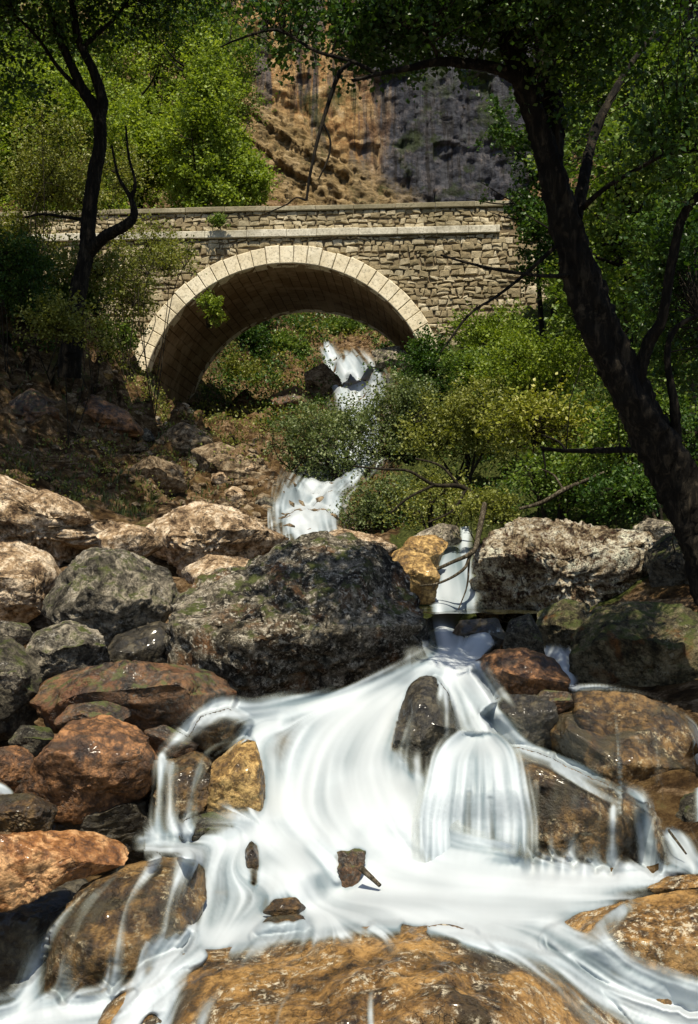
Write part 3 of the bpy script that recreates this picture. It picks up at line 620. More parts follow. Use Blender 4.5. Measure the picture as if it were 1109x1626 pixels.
LS = ['small pale stone at the right of the arch foot on the left bank', 'pale stone right below the foot of the arch', 'tiny pale stone touching the left foot of the arch',
      'tan stone on the bank midway between arch foot and white rapid', 'small tan stone close left of the white rapid', 'tan stone directly above the tan crumbly boulder',
      'grey stone just left of the white rapid below the tan one', 'grey stone on the sunny slope under the arch foot', 'tan stone resting behind the crest of the huge boulder', 'tan stone wedged between crumbly boulder and huge boulder',
      'reddish stone in the shade under the crooked tree', 'smaller reddish stone right of the one under the crooked tree', 'golden stone leftmost on the shaded bank', 'golden stone high on the shaded bank below the bridge wall',
      'grey stone where the shade of the bank ends', 'grey stone right of the far waterfall foot', 'grey stone highest at the right of the far waterfall', 'smallest grey stone beside the far waterfall', 'grey stone right of the white rapid', 'dark stone between the white rapid and the midstream slab']
lo_ = []
for (px, py, s, mt) in [(300,655,9,'lime'),(265,675,7,'lime'),(250,665,6,'lime'),(350,760,16,'lime_pink'),(395,745,12,'lime_pink'),(372,790,20,'lime_pink'),(420,800,14,'grey'),(310,740,13,'grey'),(400,840,18,'lime_pink'),
        (450,870,14,'lime_pink'),(150,640,17,'rust'),(190,662,11,'rust'),(125,650,9,'gold'),(170,595,10,'gold'),(230,690,12,'grey'),(620,600,9,'grey'),(640,575,10,'grey'),(600,560,7,'grey'),(590,820,12,'grey'),(560,835,16,'dark')]:
    g0 = ground(px, py); Yd = g0[1]
    a = rs.rand()*6; n = 8
    pl = [(px+s*(1+rs.uniform(-.25, .25))*math.cos(a+q*2*math.pi/n), py+s*.72*(1+rs.uniform(-.2, .2))*math.sin(a+q*2*math.pi/n)) for q in range(n)]
    pl = sorted(pl, key=lambda p: math.atan2(p[1]-py, p[0]-px))
    lo_.append((px, py))
    where = LS[k]
    _w = 'under the arch' if py < 690 and px < 320 and px > 240 else 'below the arch on the left bank' if px < 470 and py > 690 else 'in the shade of the left bank' if px < 240 else 'beside the far stream'
    rock(LS[k], pl, Yd-.1, mt, .9, 3, 60+k, 7, .06, group='loose stones on the banks', name='loose_stone')
    k += 1
rock_bvh = BVHTree.FromPolygons([tuple(v) for v in np.vstack(ROCKV)], [tuple(int(a) for a in f) for f in np.vstack(ROCKF)])
# ------------------------------------------------------------------ water
def water_mat(name, su, sv, hi=(.70, .76, .80), lo=(.34, .40, .43), soft=.42, tint=.5):
    t = NT(name); uv = t.n('ShaderNodeUVMap').outputs[0]
    a = t.n('ShaderNodeAttribute', attribute_name='a').outputs['Fac']
    n1 = t.noise(t.map(uv, (su, sv, 1)), 1, 3, .55, .25); n2 = t.noise(t.map(uv, (su*3.3, sv*1.5, 1), loc=(3, 1, 0)), 1, 4, .6, .1)
    n3 = t.noise(t.map(uv, (su*.45, sv*1.2, 1), loc=(8, 5, 0)), 1, 3, .5, .5)
    n = t.math('ADD', t.math('ADD', t.math('MULTIPLY', n1, .45), t.math('MULTIPLY', n2, .30)), t.math('MULTIPLY', n3, .25))
    n = t.rng(n, .33, .67)
    al = t.math('DIVIDE', t.math('ADD', t.math('ADD', n, a), -1.+soft), 2*soft, clamp=True)
    al = t.rng(al, 0, 1, 0, 1, True)
    c = t.mix(t.rng(t.math('ADD', t.math('MULTIPLY', n1, .5), t.math('MULTIPLY', n3, .5)), .38, .60), lo, hi)
    c = t.mix(t.rng(a, .3, 1.1, tint, 0), c, (.50, .52, .40))
    p = t.n('ShaderNodeBsdfPrincipled'); t.set(p, 'Base Color', c); t.set(p, 'Roughness', .55); t.set(p, 'Specular IOR Level', .35)
    t.set(p, 'Normal', t.bump(n, .35, .03))
    tl = t.n('ShaderNodeBsdfTranslucent'); t.set(tl, 0, c)
    m1 = t.n('ShaderNodeMixShader'); t.set(m1, 0, .3); t.set(m1, 1, p.outputs[0]); t.set(m1, 2, tl.outputs[0])
    tr = t.n('ShaderNodeBsdfTransparent')
    m2 = t.n('ShaderNodeMixShader'); t.set(m2, 0, al); t.set(m2, 1, tr.outputs[0]); t.set(m2, 2, m1.outputs[0])
    t.t.links.new(m2.outputs[0], t.out.inputs[0]); return t.m
M['fall'] = water_mat('falling_water', 11, .9)
M['veil'] = water_mat('veil_water', 16, 1.0, hi=(.66, .70, .68), lo=(.36, .40, .34), soft=.45, tint=.7)
M['foam'] = water_mat('pool_foam', 5, 1.4, hi=(.84, .89, .93), lo=(.50, .58, .62), soft=.45)
def patch(name, rows, mat, label, nu=90, nv=90, layers=2, drape=0., ripple=.02, fade=(.2, .2, .1, .14), gap=.03, seed=0, bvh=None, parent=None, lift=0., edge=.45, smooth=5):
    bvh = bvh or rock_bvh
    """rows run down the flow; each row runs across it; entries (px, py, depth, density)"""
    R_ = []
    for row in rows:
        pts = [np.append(P(a, b, c), d) for a, b, c, d in row]
        R_.append(catmull(pts, nu))
    A = np.array(R_)                       # rows x nu x 4
    G_ = np.stack([catmull(A[:, k], nv) for k in range(nu)], 1)      # nv x nu x 4
    Pn, al = G_[..., :3].copy(), G_[..., 3].copy()
    if drape:
        dep = np.linalg.norm(Pn-CAM, axis=2); dirs = (Pn-CAM)/dep[..., None]; nd = dep.copy(); hit = np.zeros_like(dep, bool)
        for a in range(nv):
            for b in range(nu):
                h = bvh.ray_cast(Vector(CAM), Vector(dirs[a, b]), dep[a, b]+drape)
                if h[0] is not None and h[3] > dep[a, b]-drape: nd[a, b] = h[3]-gap; hit[a, b] = True
        for it in range(smooth):
            q = np.pad(nd, 1, 'edge'); sm = (q[:-2, 1:-1]+q[2:, 1:-1]+q[1:-1, :-2]+q[1:-1, 2:])/4
            nd = np.where(hit, np.minimum(nd, sm), sm)
        Pn = CAM+dirs*nd[..., None]
    du = np.linalg.norm(np.diff(Pn, axis=1), axis=2).mean(0); u = np.concatenate(([0], np.cumsum(du)))
    dv = np.linalg.norm(np.diff(Pn, axis=0), axis=2).mean(1); v = np.concatenate(([0], np.cumsum(dv)))
    un, vn = np.linspace(0, 1, nu), np.linspace(0, 1, nv)
    ss = lambda x: np.clip(x, 0, 1)**2*(3-2*np.clip(x, 0, 1))
    fu = (ss(un/fade[0]) if fade[0] else 1)*(ss((1-un)/fade[1]) if fade[1] else 1); fv = (ss(vn/fade[2]) if fade[2] else 1)*(ss((1-vn)/fade[3]) if fade[3] else 1)
    al = (al+.3)*(fu*np.ones(nu))[None, :]*(fv*np.ones(nv))[:, None]-.3
    ed = 1-((fu*np.ones(nu))[None, :]*(fv*np.ones(nv))[:, None])*.75           # ragged, feathered edges
    al = al+edge*ed*np.array([[noise.noise(Vector((u[b]*5.5+seed, v[a]*1.1, 3.)))*1.6 for b in range(nu)] for a in range(nv)])
    gu = np.gradient(Pn, axis=1); gv = np.gradient(Pn, axis=0); N = np.cross(gu, gv); N /= np.linalg.norm(N, axis=2)[..., None]+1e-9
    tow = CAM-Pn; N *= np.sign((N*tow).sum(2))[..., None]
    i = np.arange(nv-1)[:, None]*nu; j = np.arange(nu-1)[None, :]; q0 = np.stack((i+j, i+j+1, i+nu+j+1, i+nu+j), -1).reshape(-1, 4)
    Vs, Qs, Us, As = [], [], [], []
    for L in range(layers):
        dsp = np.array([[noise.noise(Vector((u[b]*9+L*5+seed, v[a]*1.6+seed, L)))+.5*noise.noise(Vector((u[b]*3+L*5, v[a]*2.2+seed, 9+L))) for b in range(nu)] for a in range(nv)])
        Vs.append((Pn+N*(dsp*ripple+lift+L*.022)[..., None]).reshape(-1, 3)); Qs.append(q0+L*nu*nv)
        Us.append(np.stack(((u[None, :]+L*3.7+seed)*np.ones((nv, 1)), (v[:, None]+L*2.3+seed*.7)*np.ones((1, nu))), -1).reshape(-1, 2)); As.append((al-.12*L).ravel())
    o = mesh(name, np.vstack(Vs), np.vstack(Qs), M[mat], parent, True)
    at = o.data.attributes.new('a', 'FLOAT', 'POINT'); at.data.foreach_set('value', np.concatenate(As).astype(np.float32))
    U = np.vstack(Us); li = np.empty(len(o.data.loops), np.int32); o.data.loops.foreach_get('vertex_index', li)
    ul = o.data.uv_layers.new(name='UVMap'); ul.data.foreach_set('uv', U[li].astype(np.float32).ravel())
    tag(o, label, kind='structure'); return o
def r2(*pts): return list(pts)
# dark still water of the stream bed below everything
t = NT('deep_water'); co = t.n('ShaderNodeTexCoord').outputs['Object']; n = t.noise(co, 3, 4, .6)
p = t.finish(t.ramp(n, [(.3, (.012, .014, .008)), (.7, (.05, .045, .02))]), .08, t.bump(n, .5, .03), .5)
M['deep'] = p
def flat(name, pts, z, label, n=24):
    pts = np.array(pts); mb = MB()
    A, Bq, Cq, Dq = pts; g = np.linspace(0, 1, n)
    V = [((1-a)*((1-b)*A+b*Bq)+a*((1-b)*Dq+b*Cq)).tolist()+[z+.012*noise.noise(Vector((a*9, b*9, z)))] for a in g for b in g]
    q = [(i*n+j, i*n+j+1, (i+1)*n+j+1, (i+1)*n+j) for i in range(n-1) for j in range(n-1)]
    return tag(mesh(name, V, np.array(q), M['deep']), label, kind='structure')
flat('pool_water', [(-3.4, 3.2), (3.4, 3.2), (3.6, 6.6), (-3.4, 6.6)], -.42, 'brown water of the lower pool')
zp = P(760, 972, 11.6)[2]
flat('pool_water', [(.75, 11.3), (2.0, 11.3), (2.4, 13.2), (.6, 13.2)], zp, 'small upper pool behind the chute')
# the cascade itself: one continuous sheet of moving water grown from its currents.
# a current: [(px, py, depth, half width px, density)], clings = it slides over rock instead of passing behind it
CUR = []
def cur(*p, cling=0.): CUR.append((np.array(p, float), cling))
cur((694,850,15.2,14,.7),(700,872,14.5,22,.9),(704,900,13.6,27,.95),(709,935,12.7,30,1),(712,962,12.2,32,.9))
cur((735,842,15.4,12,.6),(732,880,14.2,14,.6),(738,930,12.8,17,.7),(742,960,12.3,20,.7))
cur((700,972,11.4,16,.95),(706,1005,10.9,18,1),(712,1035,10.2,22,1),(700,1062,9.6,30,1))
cur((788,1003,10.9,8,.6),(762,1018,10.6,14,1),(738,1042,10.1,20,1),(715,1060,9.6,26,1))
cur((705,1062,9.5,22,1),(645,1085,9.2,26,1),(575,1120,8.8,38,1),(515,1175,8.2,50,.95),(485,1245,7.6,52,.9),(475,1320,7.0,55,1),(500,1385,6.6,55,1))
cur((665,1072,9.35,18,1),(610,1125,8.8,36,1),(575,1200,7.9,46,.9),(565,1275,7.25,55,1),(580,1350,6.8,55,1))
cur((620,1092,9.1,22,.9),(520,1115,8.9,22,1),(440,1126,8.7,20,.9),(408,1165,8.3,22,.75),(425,1235,7.7,26,.8),(435,1300,7.2,35,1))
cur((640,1085,9.1,14,.8),(612,1150,8.4,16,.7),(600,1215,7.8,26,.8),(625,1285,7.2,45,1))
cur((660,1200,7.9,22,.5),(655,1260,7.4,34,.85),(650,1320,7.,40,1))
cur((712,1060,9.4,22,1),(745,1080,9,22,1),(770,1112,8.7,24,.95),(795,1150,8.4,24,.85),(832,1184,8.1,15,.75),(872,1200,7.9,11,.8),(922,1222,7.7,11,.85),(978,1250,7.4,8,.6),(1015,1270,7.2,10,.85),(1028,1320,7.,15,.75),(1036,1378,6.9,18,.95), cling=.8)
cur((718,1068,9.2,12,.85),(732,1110,8.8,11,.6),(742,1150,8.5,12,.55),(762,1182,8.1,24,1))
cur((690,1066,9.2,14,.5),(662,1110,8.7,14,.3),(645,1170,8.3,12,.22),(640,1235,7.9,16,.5), cling=1)
cur((700,1072,9.2,10,.5),(708,1120,8.7,10,.25),(706,1180,8.3,14,.28),(700,1235,7.9,20,.5), cling=1)
cur((865,1036,10.7,8,.7),(885,1046,10.5,12,.95),(898,1066,10.3,10,.9),(905,1090,10.1,7,.6)); cur((915,1034,10.7,8,.6),(900,1055,10.4,9,.8),(904,1085,10.1,6,.5))
cur((1062,1322,7.8,8,.8),(1080,1340,7.5,16,.95),(1095,1368,7.2,20,.95),(1120,1385,7,20,.9))
cur((-50,1218,8.2,10,.8),(0,1224,8.1,8,.9),(40,1236,8,5,.6)); cur((-50,1240,7.9,12,.9),(0,1252,7.8,9,.9),(25,1268,7.7,6,.5)); cur((-50,945,12,12,.9),(-5,950,11.9,14,.95),(12,962,11.8,9,.7))
# the pool and its currents
cur((225,1335,6.95,14,.6),(330,1330,6.9,20,.85),(430,1320,7,30,1),(560,1340,6.9,45,1),(700,1355,6.9,34,1),(830,1378,6.8,16,1),(950,1390,6.75,14,1),(1080,1380,6.8,10,.9))
cur((560,1375,6.65,45,1),(700,1392,6.6,42,1),(830,1403,6.55,30,1),(950,1410,6.5,20,.85),(1040,1402,6.5,10,.6))
cur((400,1390,6.5,36,.95),(560,1412,6.35,40,1),(700,1428,6.25,42,1),(850,1433,6.2,34,.9),(960,1432,6.2,22,.6))
cur((450,1440,6.1,26,.8),(580,1450,6.05,30,.85),(700,1456,6.,32,.9),(800,1458,5.95,30,.85),(900,1452,5.95,22,.6),(1000,1440,6,14,.4))
cur((520,1400,6.5,40,1),(440,1436,6.1,30,.95),(380,1480,5.75,24,.95),(315,1528,5.5,20,1),(240,1572,5.35,18,1),(160,1598,5.25,20,1),(60,1612,5.2,28,1),(-70,1640,5.1,40,1))
cur((250,1620,5.1,20,.8),(150,1640,5.,24,.9),(20,1660,4.95,30,1),(-60,1690,4.9,30,1))
cur((380,1325,6.9,16,.9),(340,1365,6.5,20,.7),(330,1420,6.2,22,.62),(325,1490,5.85,18,.8))
cur((420,1330,6.9,18,1),(375,1370,6.6,22,.75),(368,1425,6.25,22,.65),(350,1490,5.8,22,.9))
cur((740,1478,5.75,26,.8),(830,1498,5.55,18,.8),(905,1532,5.3,18,.8),(975,1578,5.05,28,.85),(1060,1615,4.9,40,1),(1160,1645,4.8,50,1), cling=.4)
cur((860,1468,5.8,18,.6),(945,1508,5.45,16,.65),(1030,1555,5.15,20,.8),(1130,1590,5,26,.95), cling=.4)
cur((700,1470,5.85,22,.7),(790,1505,5.5,14,.55),(880,1560,5.0,12,.4),(950,1625,4.6,16,.45), cling=1)
cur((880,1462,5.8,16,.55),(900,1500,5.5,16,.5),(960,1540,5.3,14,.5), cling=1)
cur((1000,1440,5.9,12,.45),(960,1470,5.5,14,.3),(985,1530,5.3,10,.4), cling=1)
# thin water clinging to the amber boulder
rc = np.random.RandomState(4)
for px in range(235, 900, 26):
    cy_ = np.interp(px, [230, 330, 450, 600, 700, 800, 880], [1525, 1502, 1492, 1472, 1466, 1490, 1514])
    lean_ = np.interp(px, [230, 560, 700, 900], [-55, -30, -12, 60]); ln = rc.uniform(30, 120); aa = rc.uniform(.12, .62)**1.1
    cur((px-lean_*.3, cy_-18, 5.6, 17, aa+.2), (px+lean_*.1, cy_+8, 5.2, 15, aa*.8), (px+lean_*.5, cy_+ln*.5, 4.9, 11, aa*.38), (px+lean_, cy_+ln, 4.6, 9, 0.02), cling=1)
cur((320,1520,5.2,12,.5),(260,1560,4.9,14,.5),(215,1610,4.7,16,.7),(180,1660,4.7,18,.8), cling=1)
cur((290,1555,4.9,8,.3),(270,1600,4.7,11,.6),(255,1650,4.6,14,.7), cling=1)
cur((345,1575,4.8,6,.2),(325,1605,4.6,9,.5),(310,1650,4.6,12,.6), cling=1)
cur((590,1545,4.8,5,.25),(585,1590,4.6,6,.4),(588,1650,4.5,6,.4), cling=1)
cur((470,1550,4.8,6,.3),(440,1600,4.6,6,.2),(430,1650,4.5,6,.2), cling=1)
# thin water clinging to the lower left boulder
for pts in [((300,1360,5.8,12,.6),(275,1420,5.5,10,.2),(262,1480,5.4,9,.25),(255,1540,5.4,12,.6)),((250,1365,5.8,10,.35),(205,1430,5.4,8,.15),(190,1500,5.3,9,.3),(180,1575,5.3,14,.6)),
            ((195,1380,5.7,8,.3),(140,1440,5.5,9,.35),(112,1500,5.4,12,.4),(100,1590,5.3,16,.7)),((150,1412,5.8,8,.3),(95,1470,5.6,10,.5),(62,1530,5.5,15,.6),(40,1595,5.3,20,.9)),((225,1450,5.4,5,.2),(225,1500,5.3,5,.3),(222,1560,5.3,8,.5))]:
    cur(*pts, cling=1)
# side cascade on the left
cur((440,1145,8.5,22,1),(395,1128,8.35,16,.75),(350,1122,8.3,16,.6),(312,1148,8.2,15,.45),(280,1178,8.,12,.25),(258,1198,7.9,8,.1), cling=.9)
cur((425,1170,8.1,16,.7),(380,1172,7.95,12,.35),(335,1192,7.8,9,.45),(318,1225,7.6,8,.65),(308,1262,7.4,8,.55),(298,1330,7.1,10,.7), cling=.8)
cur((600,1225,7.5,22,.5),(628,1262,7.2,34,.8),(650,1310,6.95,44,.9),(670,1360,6.8,40,1))
cur((545,1240,7.45,30,.6),(580,1290,7.1,40,.9),(610,1345,6.85,44,1))
cur((258,1205,7.6,8,.9),(255,1260,7.3,8,.5),(250,1330,7.1,12,.8)); cur((275,1212,7.6,5,.6),(275,1265,7.3,6,.35),(278,1330,7.1,9,.7))
# ledge boulders on the right
cur((905,1093,8.5,4,.5),(960,1093,8.5,4,.5),(1030,1106,8.5,4,.25),(1080,1135,8.4,5,.35),(1106,1170,8.3,9,.7),(1112,1250,8.2,10,.6),(1112,1310,8.1,12,.6), cling=1)
cur((975,1120,8.4,4,.35),(982,1190,8.2,3.5,.5),(986,1290,8.1,4,.4), cling=1)
cur((1040,1150,8.4,4,.2),(1046,1230,8.2,5,.2),(1048,1290,8.1,6,.3), cling=1)
for x, aa in ((850,.25),(880,.12),(915,.2),(950,.28),(975,.35)):
    cur((x,1245+(x-850)*.3,7.5,6,aa),(x-2,1310,7.3,7,aa*.8),(x-4,1385,7.1,10,aa+.25), cling=1)
cur((880,1215,7.9,6,.7),(935,1250,7.6,6,.5),(990,1275,7.4,5,.3), cling=1)
def blur(a, n):
    for _ in range(n):
        b_ = np.pad(a, 1, 'edge'); a = (b_[:-2, 1:-1]+b_[2:, 1:-1]+b_[1:-1, :-2]+b_[1:-1, 2:]+4*b_[1:-1, 1:-1])/8
    return a
t = NT('silky_white_water'); op = t.n('ShaderNodeAttribute', attribute_name='op').outputs['Fac']; stn = t.n('ShaderNodeAttribute', attribute_name='streak').outputs['Fac']; fl = t.n('ShaderNodeAttribute', attribute_name='thick').outputs['Fac']
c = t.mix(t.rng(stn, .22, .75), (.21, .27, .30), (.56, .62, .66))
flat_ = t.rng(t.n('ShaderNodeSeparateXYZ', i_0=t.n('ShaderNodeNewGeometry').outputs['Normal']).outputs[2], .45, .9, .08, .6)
c = t.mix(t.math('MULTIPLY', t.rng(fl, .8, 1.0, 0, 1), flat_), c, (.66, .70, .73))  # shading put into the colour: level thick water lighter, steep falls darker
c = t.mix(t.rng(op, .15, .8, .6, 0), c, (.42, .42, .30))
p = t.n('ShaderNodeBsdfPrincipled'); t.set(p, 'Base Color', c); t.set(p, 'Roughness', .5); t.set(p, 'Specular IOR Level', .3)
tl = t.n('ShaderNodeBsdfTranslucent'); t.set(tl, 0, c)
m1 = t.n('ShaderNodeMixShader'); t.set(m1, 0, .25); t.set(m1, 1, p.outputs[0]); t.set(m1, 2, tl.outputs[0])
m2 = t.n('ShaderNodeMixShader'); t.set(m2, 0, op); t.set(m2, 1, t.n('ShaderNodeBsdfTransparent').outputs[0]); t.set(m2, 2, m1.outputs[0])
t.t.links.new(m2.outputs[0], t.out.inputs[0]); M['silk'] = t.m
def sheet(name, label, CUR, OFF, box, st_, sc=1., rip=1., reach=1.1, bvh=None, seed=0, contrast=1.):
    """one continuous sheet of moving water grown from its currents; OFF: places the water leaves bare"""
    gx0, gx1, gy0, gy1 = box; bvh = bvh or rock_bvh
    GXp, GYp = np.meshgrid(np.arange(gx0, gx1, st_), np.arange(gy0, gy1, st_)); H_, W_ = GXp.shape
    T1 = np.ones((H_, W_)); WY = np.zeros((H_, W_)); SY = np.zeros((H_, W_)); FX = np.zeros((H_, W_)); FY = np.zeros((H_, W_)); CL = np.zeros((H_, W_)); WW = np.full((H_, W_), 1e-9)
    for p, cling in CUR:
        q = catmull(p, max(12, len(p)*9)); tg = np.gradient(q[:, :2], axis=0); tg /= np.linalg.norm(tg, axis=1)[:, None]
        best = np.full((H_, W_), 1e9); idx = np.zeros((H_, W_), int)
        for k in range(len(q)):
            d = ((GXp-q[k, 0])**2+(GYp-q[k, 1])**2)/max(q[k, 3], 2)**2
            m = d < best; best[m] = d[m]; idx[m] = k
        a_ = np.clip(q[idx, 4], 0, 1)*np.exp(-best*.75)
        a_ *= np.where((idx == 0) | (idx == len(q)-1), np.exp(-best*.8), 1)
        T1 *= 1-np.clip(a_, 0, .995)
        w = np.exp(-best*.9)+.002/(1+best)**2
        SY += w*q[idx, 2]; WY += w
        wf = a_+1e-5/(1+best); FX += wf*tg[idx, 0]; FY += wf*tg[idx, 1]; CL += wf*cling; WW += wf
    AL = 1-T1
    for p in OFF:
        q = catmull(np.array(p, float), len(p)*8); best = np.full((H_, W_), 1e9); idx = np.zeros((H_, W_), int)
        for k in range(len(q)):
            d = ((GXp-q[k, 0])**2+(GYp-q[k, 1])**2)/q[k, 2]**2; m = d < best; best[m] = d[m]; idx[m] = k
        AL *= 1-np.clip(q[idx, 3], 0, 1)*np.exp(-best**1.6)
    YD = SY/WY; CL /= WW; nf_ = np.hypot(FX, FY)+1e-9; FX /= nf_; FY /= nf_
    YD = blur(YD, 14); FX = blur(FX, 8); FY = blur(FY, 8)
    def lic(sd, pre, L):
        r_ = np.random.RandomState(sd+seed); n_ = blur(r_.rand(H_, W_), pre); acc = n_*0; cnt = 0
        for sgn in (1, -1):
            xx, yy_ = np.meshgrid(np.arange(W_, dtype=float), np.arange(H_, dtype=float))
            for k in range(L):
                xi = np.clip(xx.round().astype(int), 0, W_-1); yi = np.clip(yy_.round().astype(int), 0, H_-1)
                wgt = 1-k/L; acc += n_[yi, xi]*wgt; cnt += wgt
                xx += sgn*FX[yi, xi]; yy_ += sgn*FY[yi, xi]
        acc /= cnt; acc = (acc-acc.mean())/(acc.std()+1e-9); return np.clip(.5+acc*.22, 0, 1)
    L1, L2, L3 = lic(1, 7, int(56*sc)), lic(2, 20, int(70*sc)), lic(3, 80, int(60*sc))
    thk = np.clip((AL-.75)/.25, 0, 1)
    ST = (.42*L1+.33*L2+.25*L3)*(1-thk)+(.12*L1+.33*L2+.55*L3)*thk
    ST = np.clip((ST-.5)*(1.4-.25*thk)*contrast+.5, 0, 1)
    base_n = np.array([[noise.noise(Vector((GXp[0, b]*.012/sc, GYp[a, 0]*.012/sc, 3.+seed))) for b in range(W_)] for a in range(H_)])
    DR = np.stack(((GXp-CX)/F, np.cos(PITCH)-(CY-GYp)/F*np.sin(PITCH), np.sin(PITCH)+(CY-GYp)/F*np.cos(PITCH)), -1)
    ND = np.linalg.norm(DR, axis=-1); dep = YD/DR[..., 1]*ND; DN = DR/ND[..., None]; hitd = np.full((H_, W_), 99.)
    for a in range(H_):
        for b in range(W_):
            if AL[a, b] > .02:
                h = bvh.ray_cast(Vector(CAM), Vector(DN[a, b]), dep[a, b]+15)
                if h[0] is not None: hitd[a, b] = h[3]
    cl = (CL > .3) & (hitd < dep+reach) & (hitd > dep-reach*1.2)
    g_ = .02 if reach < 5 else .25
    nd = np.where(cl, hitd-g_, dep); near_cl = blur(cl.astype(float), 3) > .02
    for it in range(3 if reach < 5 else 1):
        b_ = np.pad(nd, 1, 'edge'); mn = np.minimum.reduce([b_[1:-1, 1:-1], b_[:-2, 1:-1], b_[2:, 1:-1], b_[1:-1, :-2], b_[1:-1, 2:]])
        nd = np.where(near_cl & (nd-mn < .5), mn, nd)
    for it in range(4 if reach < 5 else 30):
        sm = blur(nd, 1); nd = np.where(cl, np.minimum(hitd-g_*.6, sm), sm)
    thin = np.where(cl, 1., np.clip((hitd-nd+.03)/.16, 0, 1)); thin = blur(thin, 3)
    AL2 = AL*(.25+.75*thin)
    OP = AL2*1.22+(ST-.5)*1.75*(1.06-AL2)*np.clip(AL2*4, 0, 1)+base_n*.10*(1-AL2)
    OP = np.clip(OP, 0, 1); OP = OP*OP*(3-2*OP); OP = np.where(AL < .03, 0, OP)
    nd = nd-(ST-.5)*.035*AL*rip-base_n*.12*rip*np.clip(AL*2-1, 0, 1)
    PW = (CAM+DN*nd[..., None]).reshape(-1, 3)
    i = np.arange(H_-1)[:, None]*W_; j = np.arange(W_-1)[None, :]; q = np.stack((i+j, i+j+1, i+W_+j+1, i+W_+j), -1).reshape(-1, 4)
    q = q[OP.ravel()[q].max(1) > .02]; used = np.unique(q); rm = np.zeros(H_*W_, int); rm[used] = np.arange(len(used))
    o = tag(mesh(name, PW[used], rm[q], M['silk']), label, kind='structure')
    for nm, arr in (('op', OP), ('streak', ST), ('thick', blur(AL2, 4))):
        at = o.data.attributes.new(nm, 'FLOAT', 'POINT'); at.data.foreach_set('value', arr.ravel()[used].astype(np.float32))
    return o
sheet('cascade_water', 'silky white water cascading between and over the boulders', CUR,
      [[(684,1085,15,.5),(676,1130,30,.95),(674,1180,36,.95),(668,1212,22,.6)], [(800,1120,10,.9),(850,1150,14,.9),(900,1180,16,.9)], [(850,1260,14,.5),(900,1300,22,.6),(960,1330,22,.5)],
       [(500,1345,16,.22),(520,1365,16,.3),(535,1395,10,.3)], [(405,1345,5,.7),(404,1400,6,.7)], [(395,1088,14,.9),(490,1080,20,.95),(565,1068,20,.95),(632,1042,14,.9)], [(300,1560,26,.75),(420,1545,36,.8),(600,1535,42,.85),(740,1550,40,.85),(850,1590,36,.8),(900,1650,40,.8)], [(430,1510,12,.6),(600,1496,14,.6),(720,1496,12,.5)], [(1040,1480,30,.7),(1100,1470,30,.7)], [(432,1440,18,.35),(452,1436,18,.35)], [(757,1215,30,.9),(757,1270,40,.5)]],
      (-64., 1176., 836., 1700.), 2.)
CUR = []
for x1, x2, aa, hw in ((712,688,.9,20),(735,725,.78,22),(765,765,.8,22),(790,800,.9,20),(806,828,.75,17)):
    cur((762+(x1-762)*.4,1172,7.62,13,1),(x1,1200,7.25,hw*.8,aa+.1),(x1*.4+x2*.6,1255,6.98,hw,aa),(x2,1305,6.92,hw,aa-.05),(x2,1345,6.84,hw,aa*.8),(x2,1372,6.8,hw-4,.35))

sheet('fan_fall', 'fan shaped fall spreading in front of the black parting stone', CUR, [[(745,1260,5,.2),(743,1340,5,.2)], [(778,1270,5,.22),(780,1340,6,.2)], [(812,1290,4,.2),(815,1340,5,.2)]], (520., 870., 1140., 1420.), 1.5, 1.1, seed=7, contrast=1.15)
CUR = []
cur((519,548,56,7,.95),(526,568,54,10,1),(540,592,50,15,1),(556,615,47,22,1),(568,640,45,24,1), cling=1); cur((552,566,54,9,.95),(564,582,52,16,1),(578,602,49,22,1),(580,628,46,26,1), cling=1)
cur((588,594,50,12,.8),(596,610,48,14,.9),(592,630,46,16,.9), cling=1)
cur((572,632,45,24,1),(576,680,38,26,1),(558,725,30,30,1),(520,762,24.5,32,1),(496,790,22.8,34,1),(488,815,21.5,36,1),(490,845,20,34,1), cling=1)
cur((474,784,22.7,20,.8),(470,803,22,26,.95),(472,825,21,24,.95), cling=1); cur((516,792,22,20,.9),(520,815,21,22,.95), cling=1)
sheet('distant_fall', 'distant white water tumbling from behind the arch down to the boulders', CUR, [[(546,566,3,.8),(545,574,2.5,.5)]], (425., 625., 535., 865.), 1., .45, rip=1.2, reach=14., bvh=ter_bvh, seed=3)
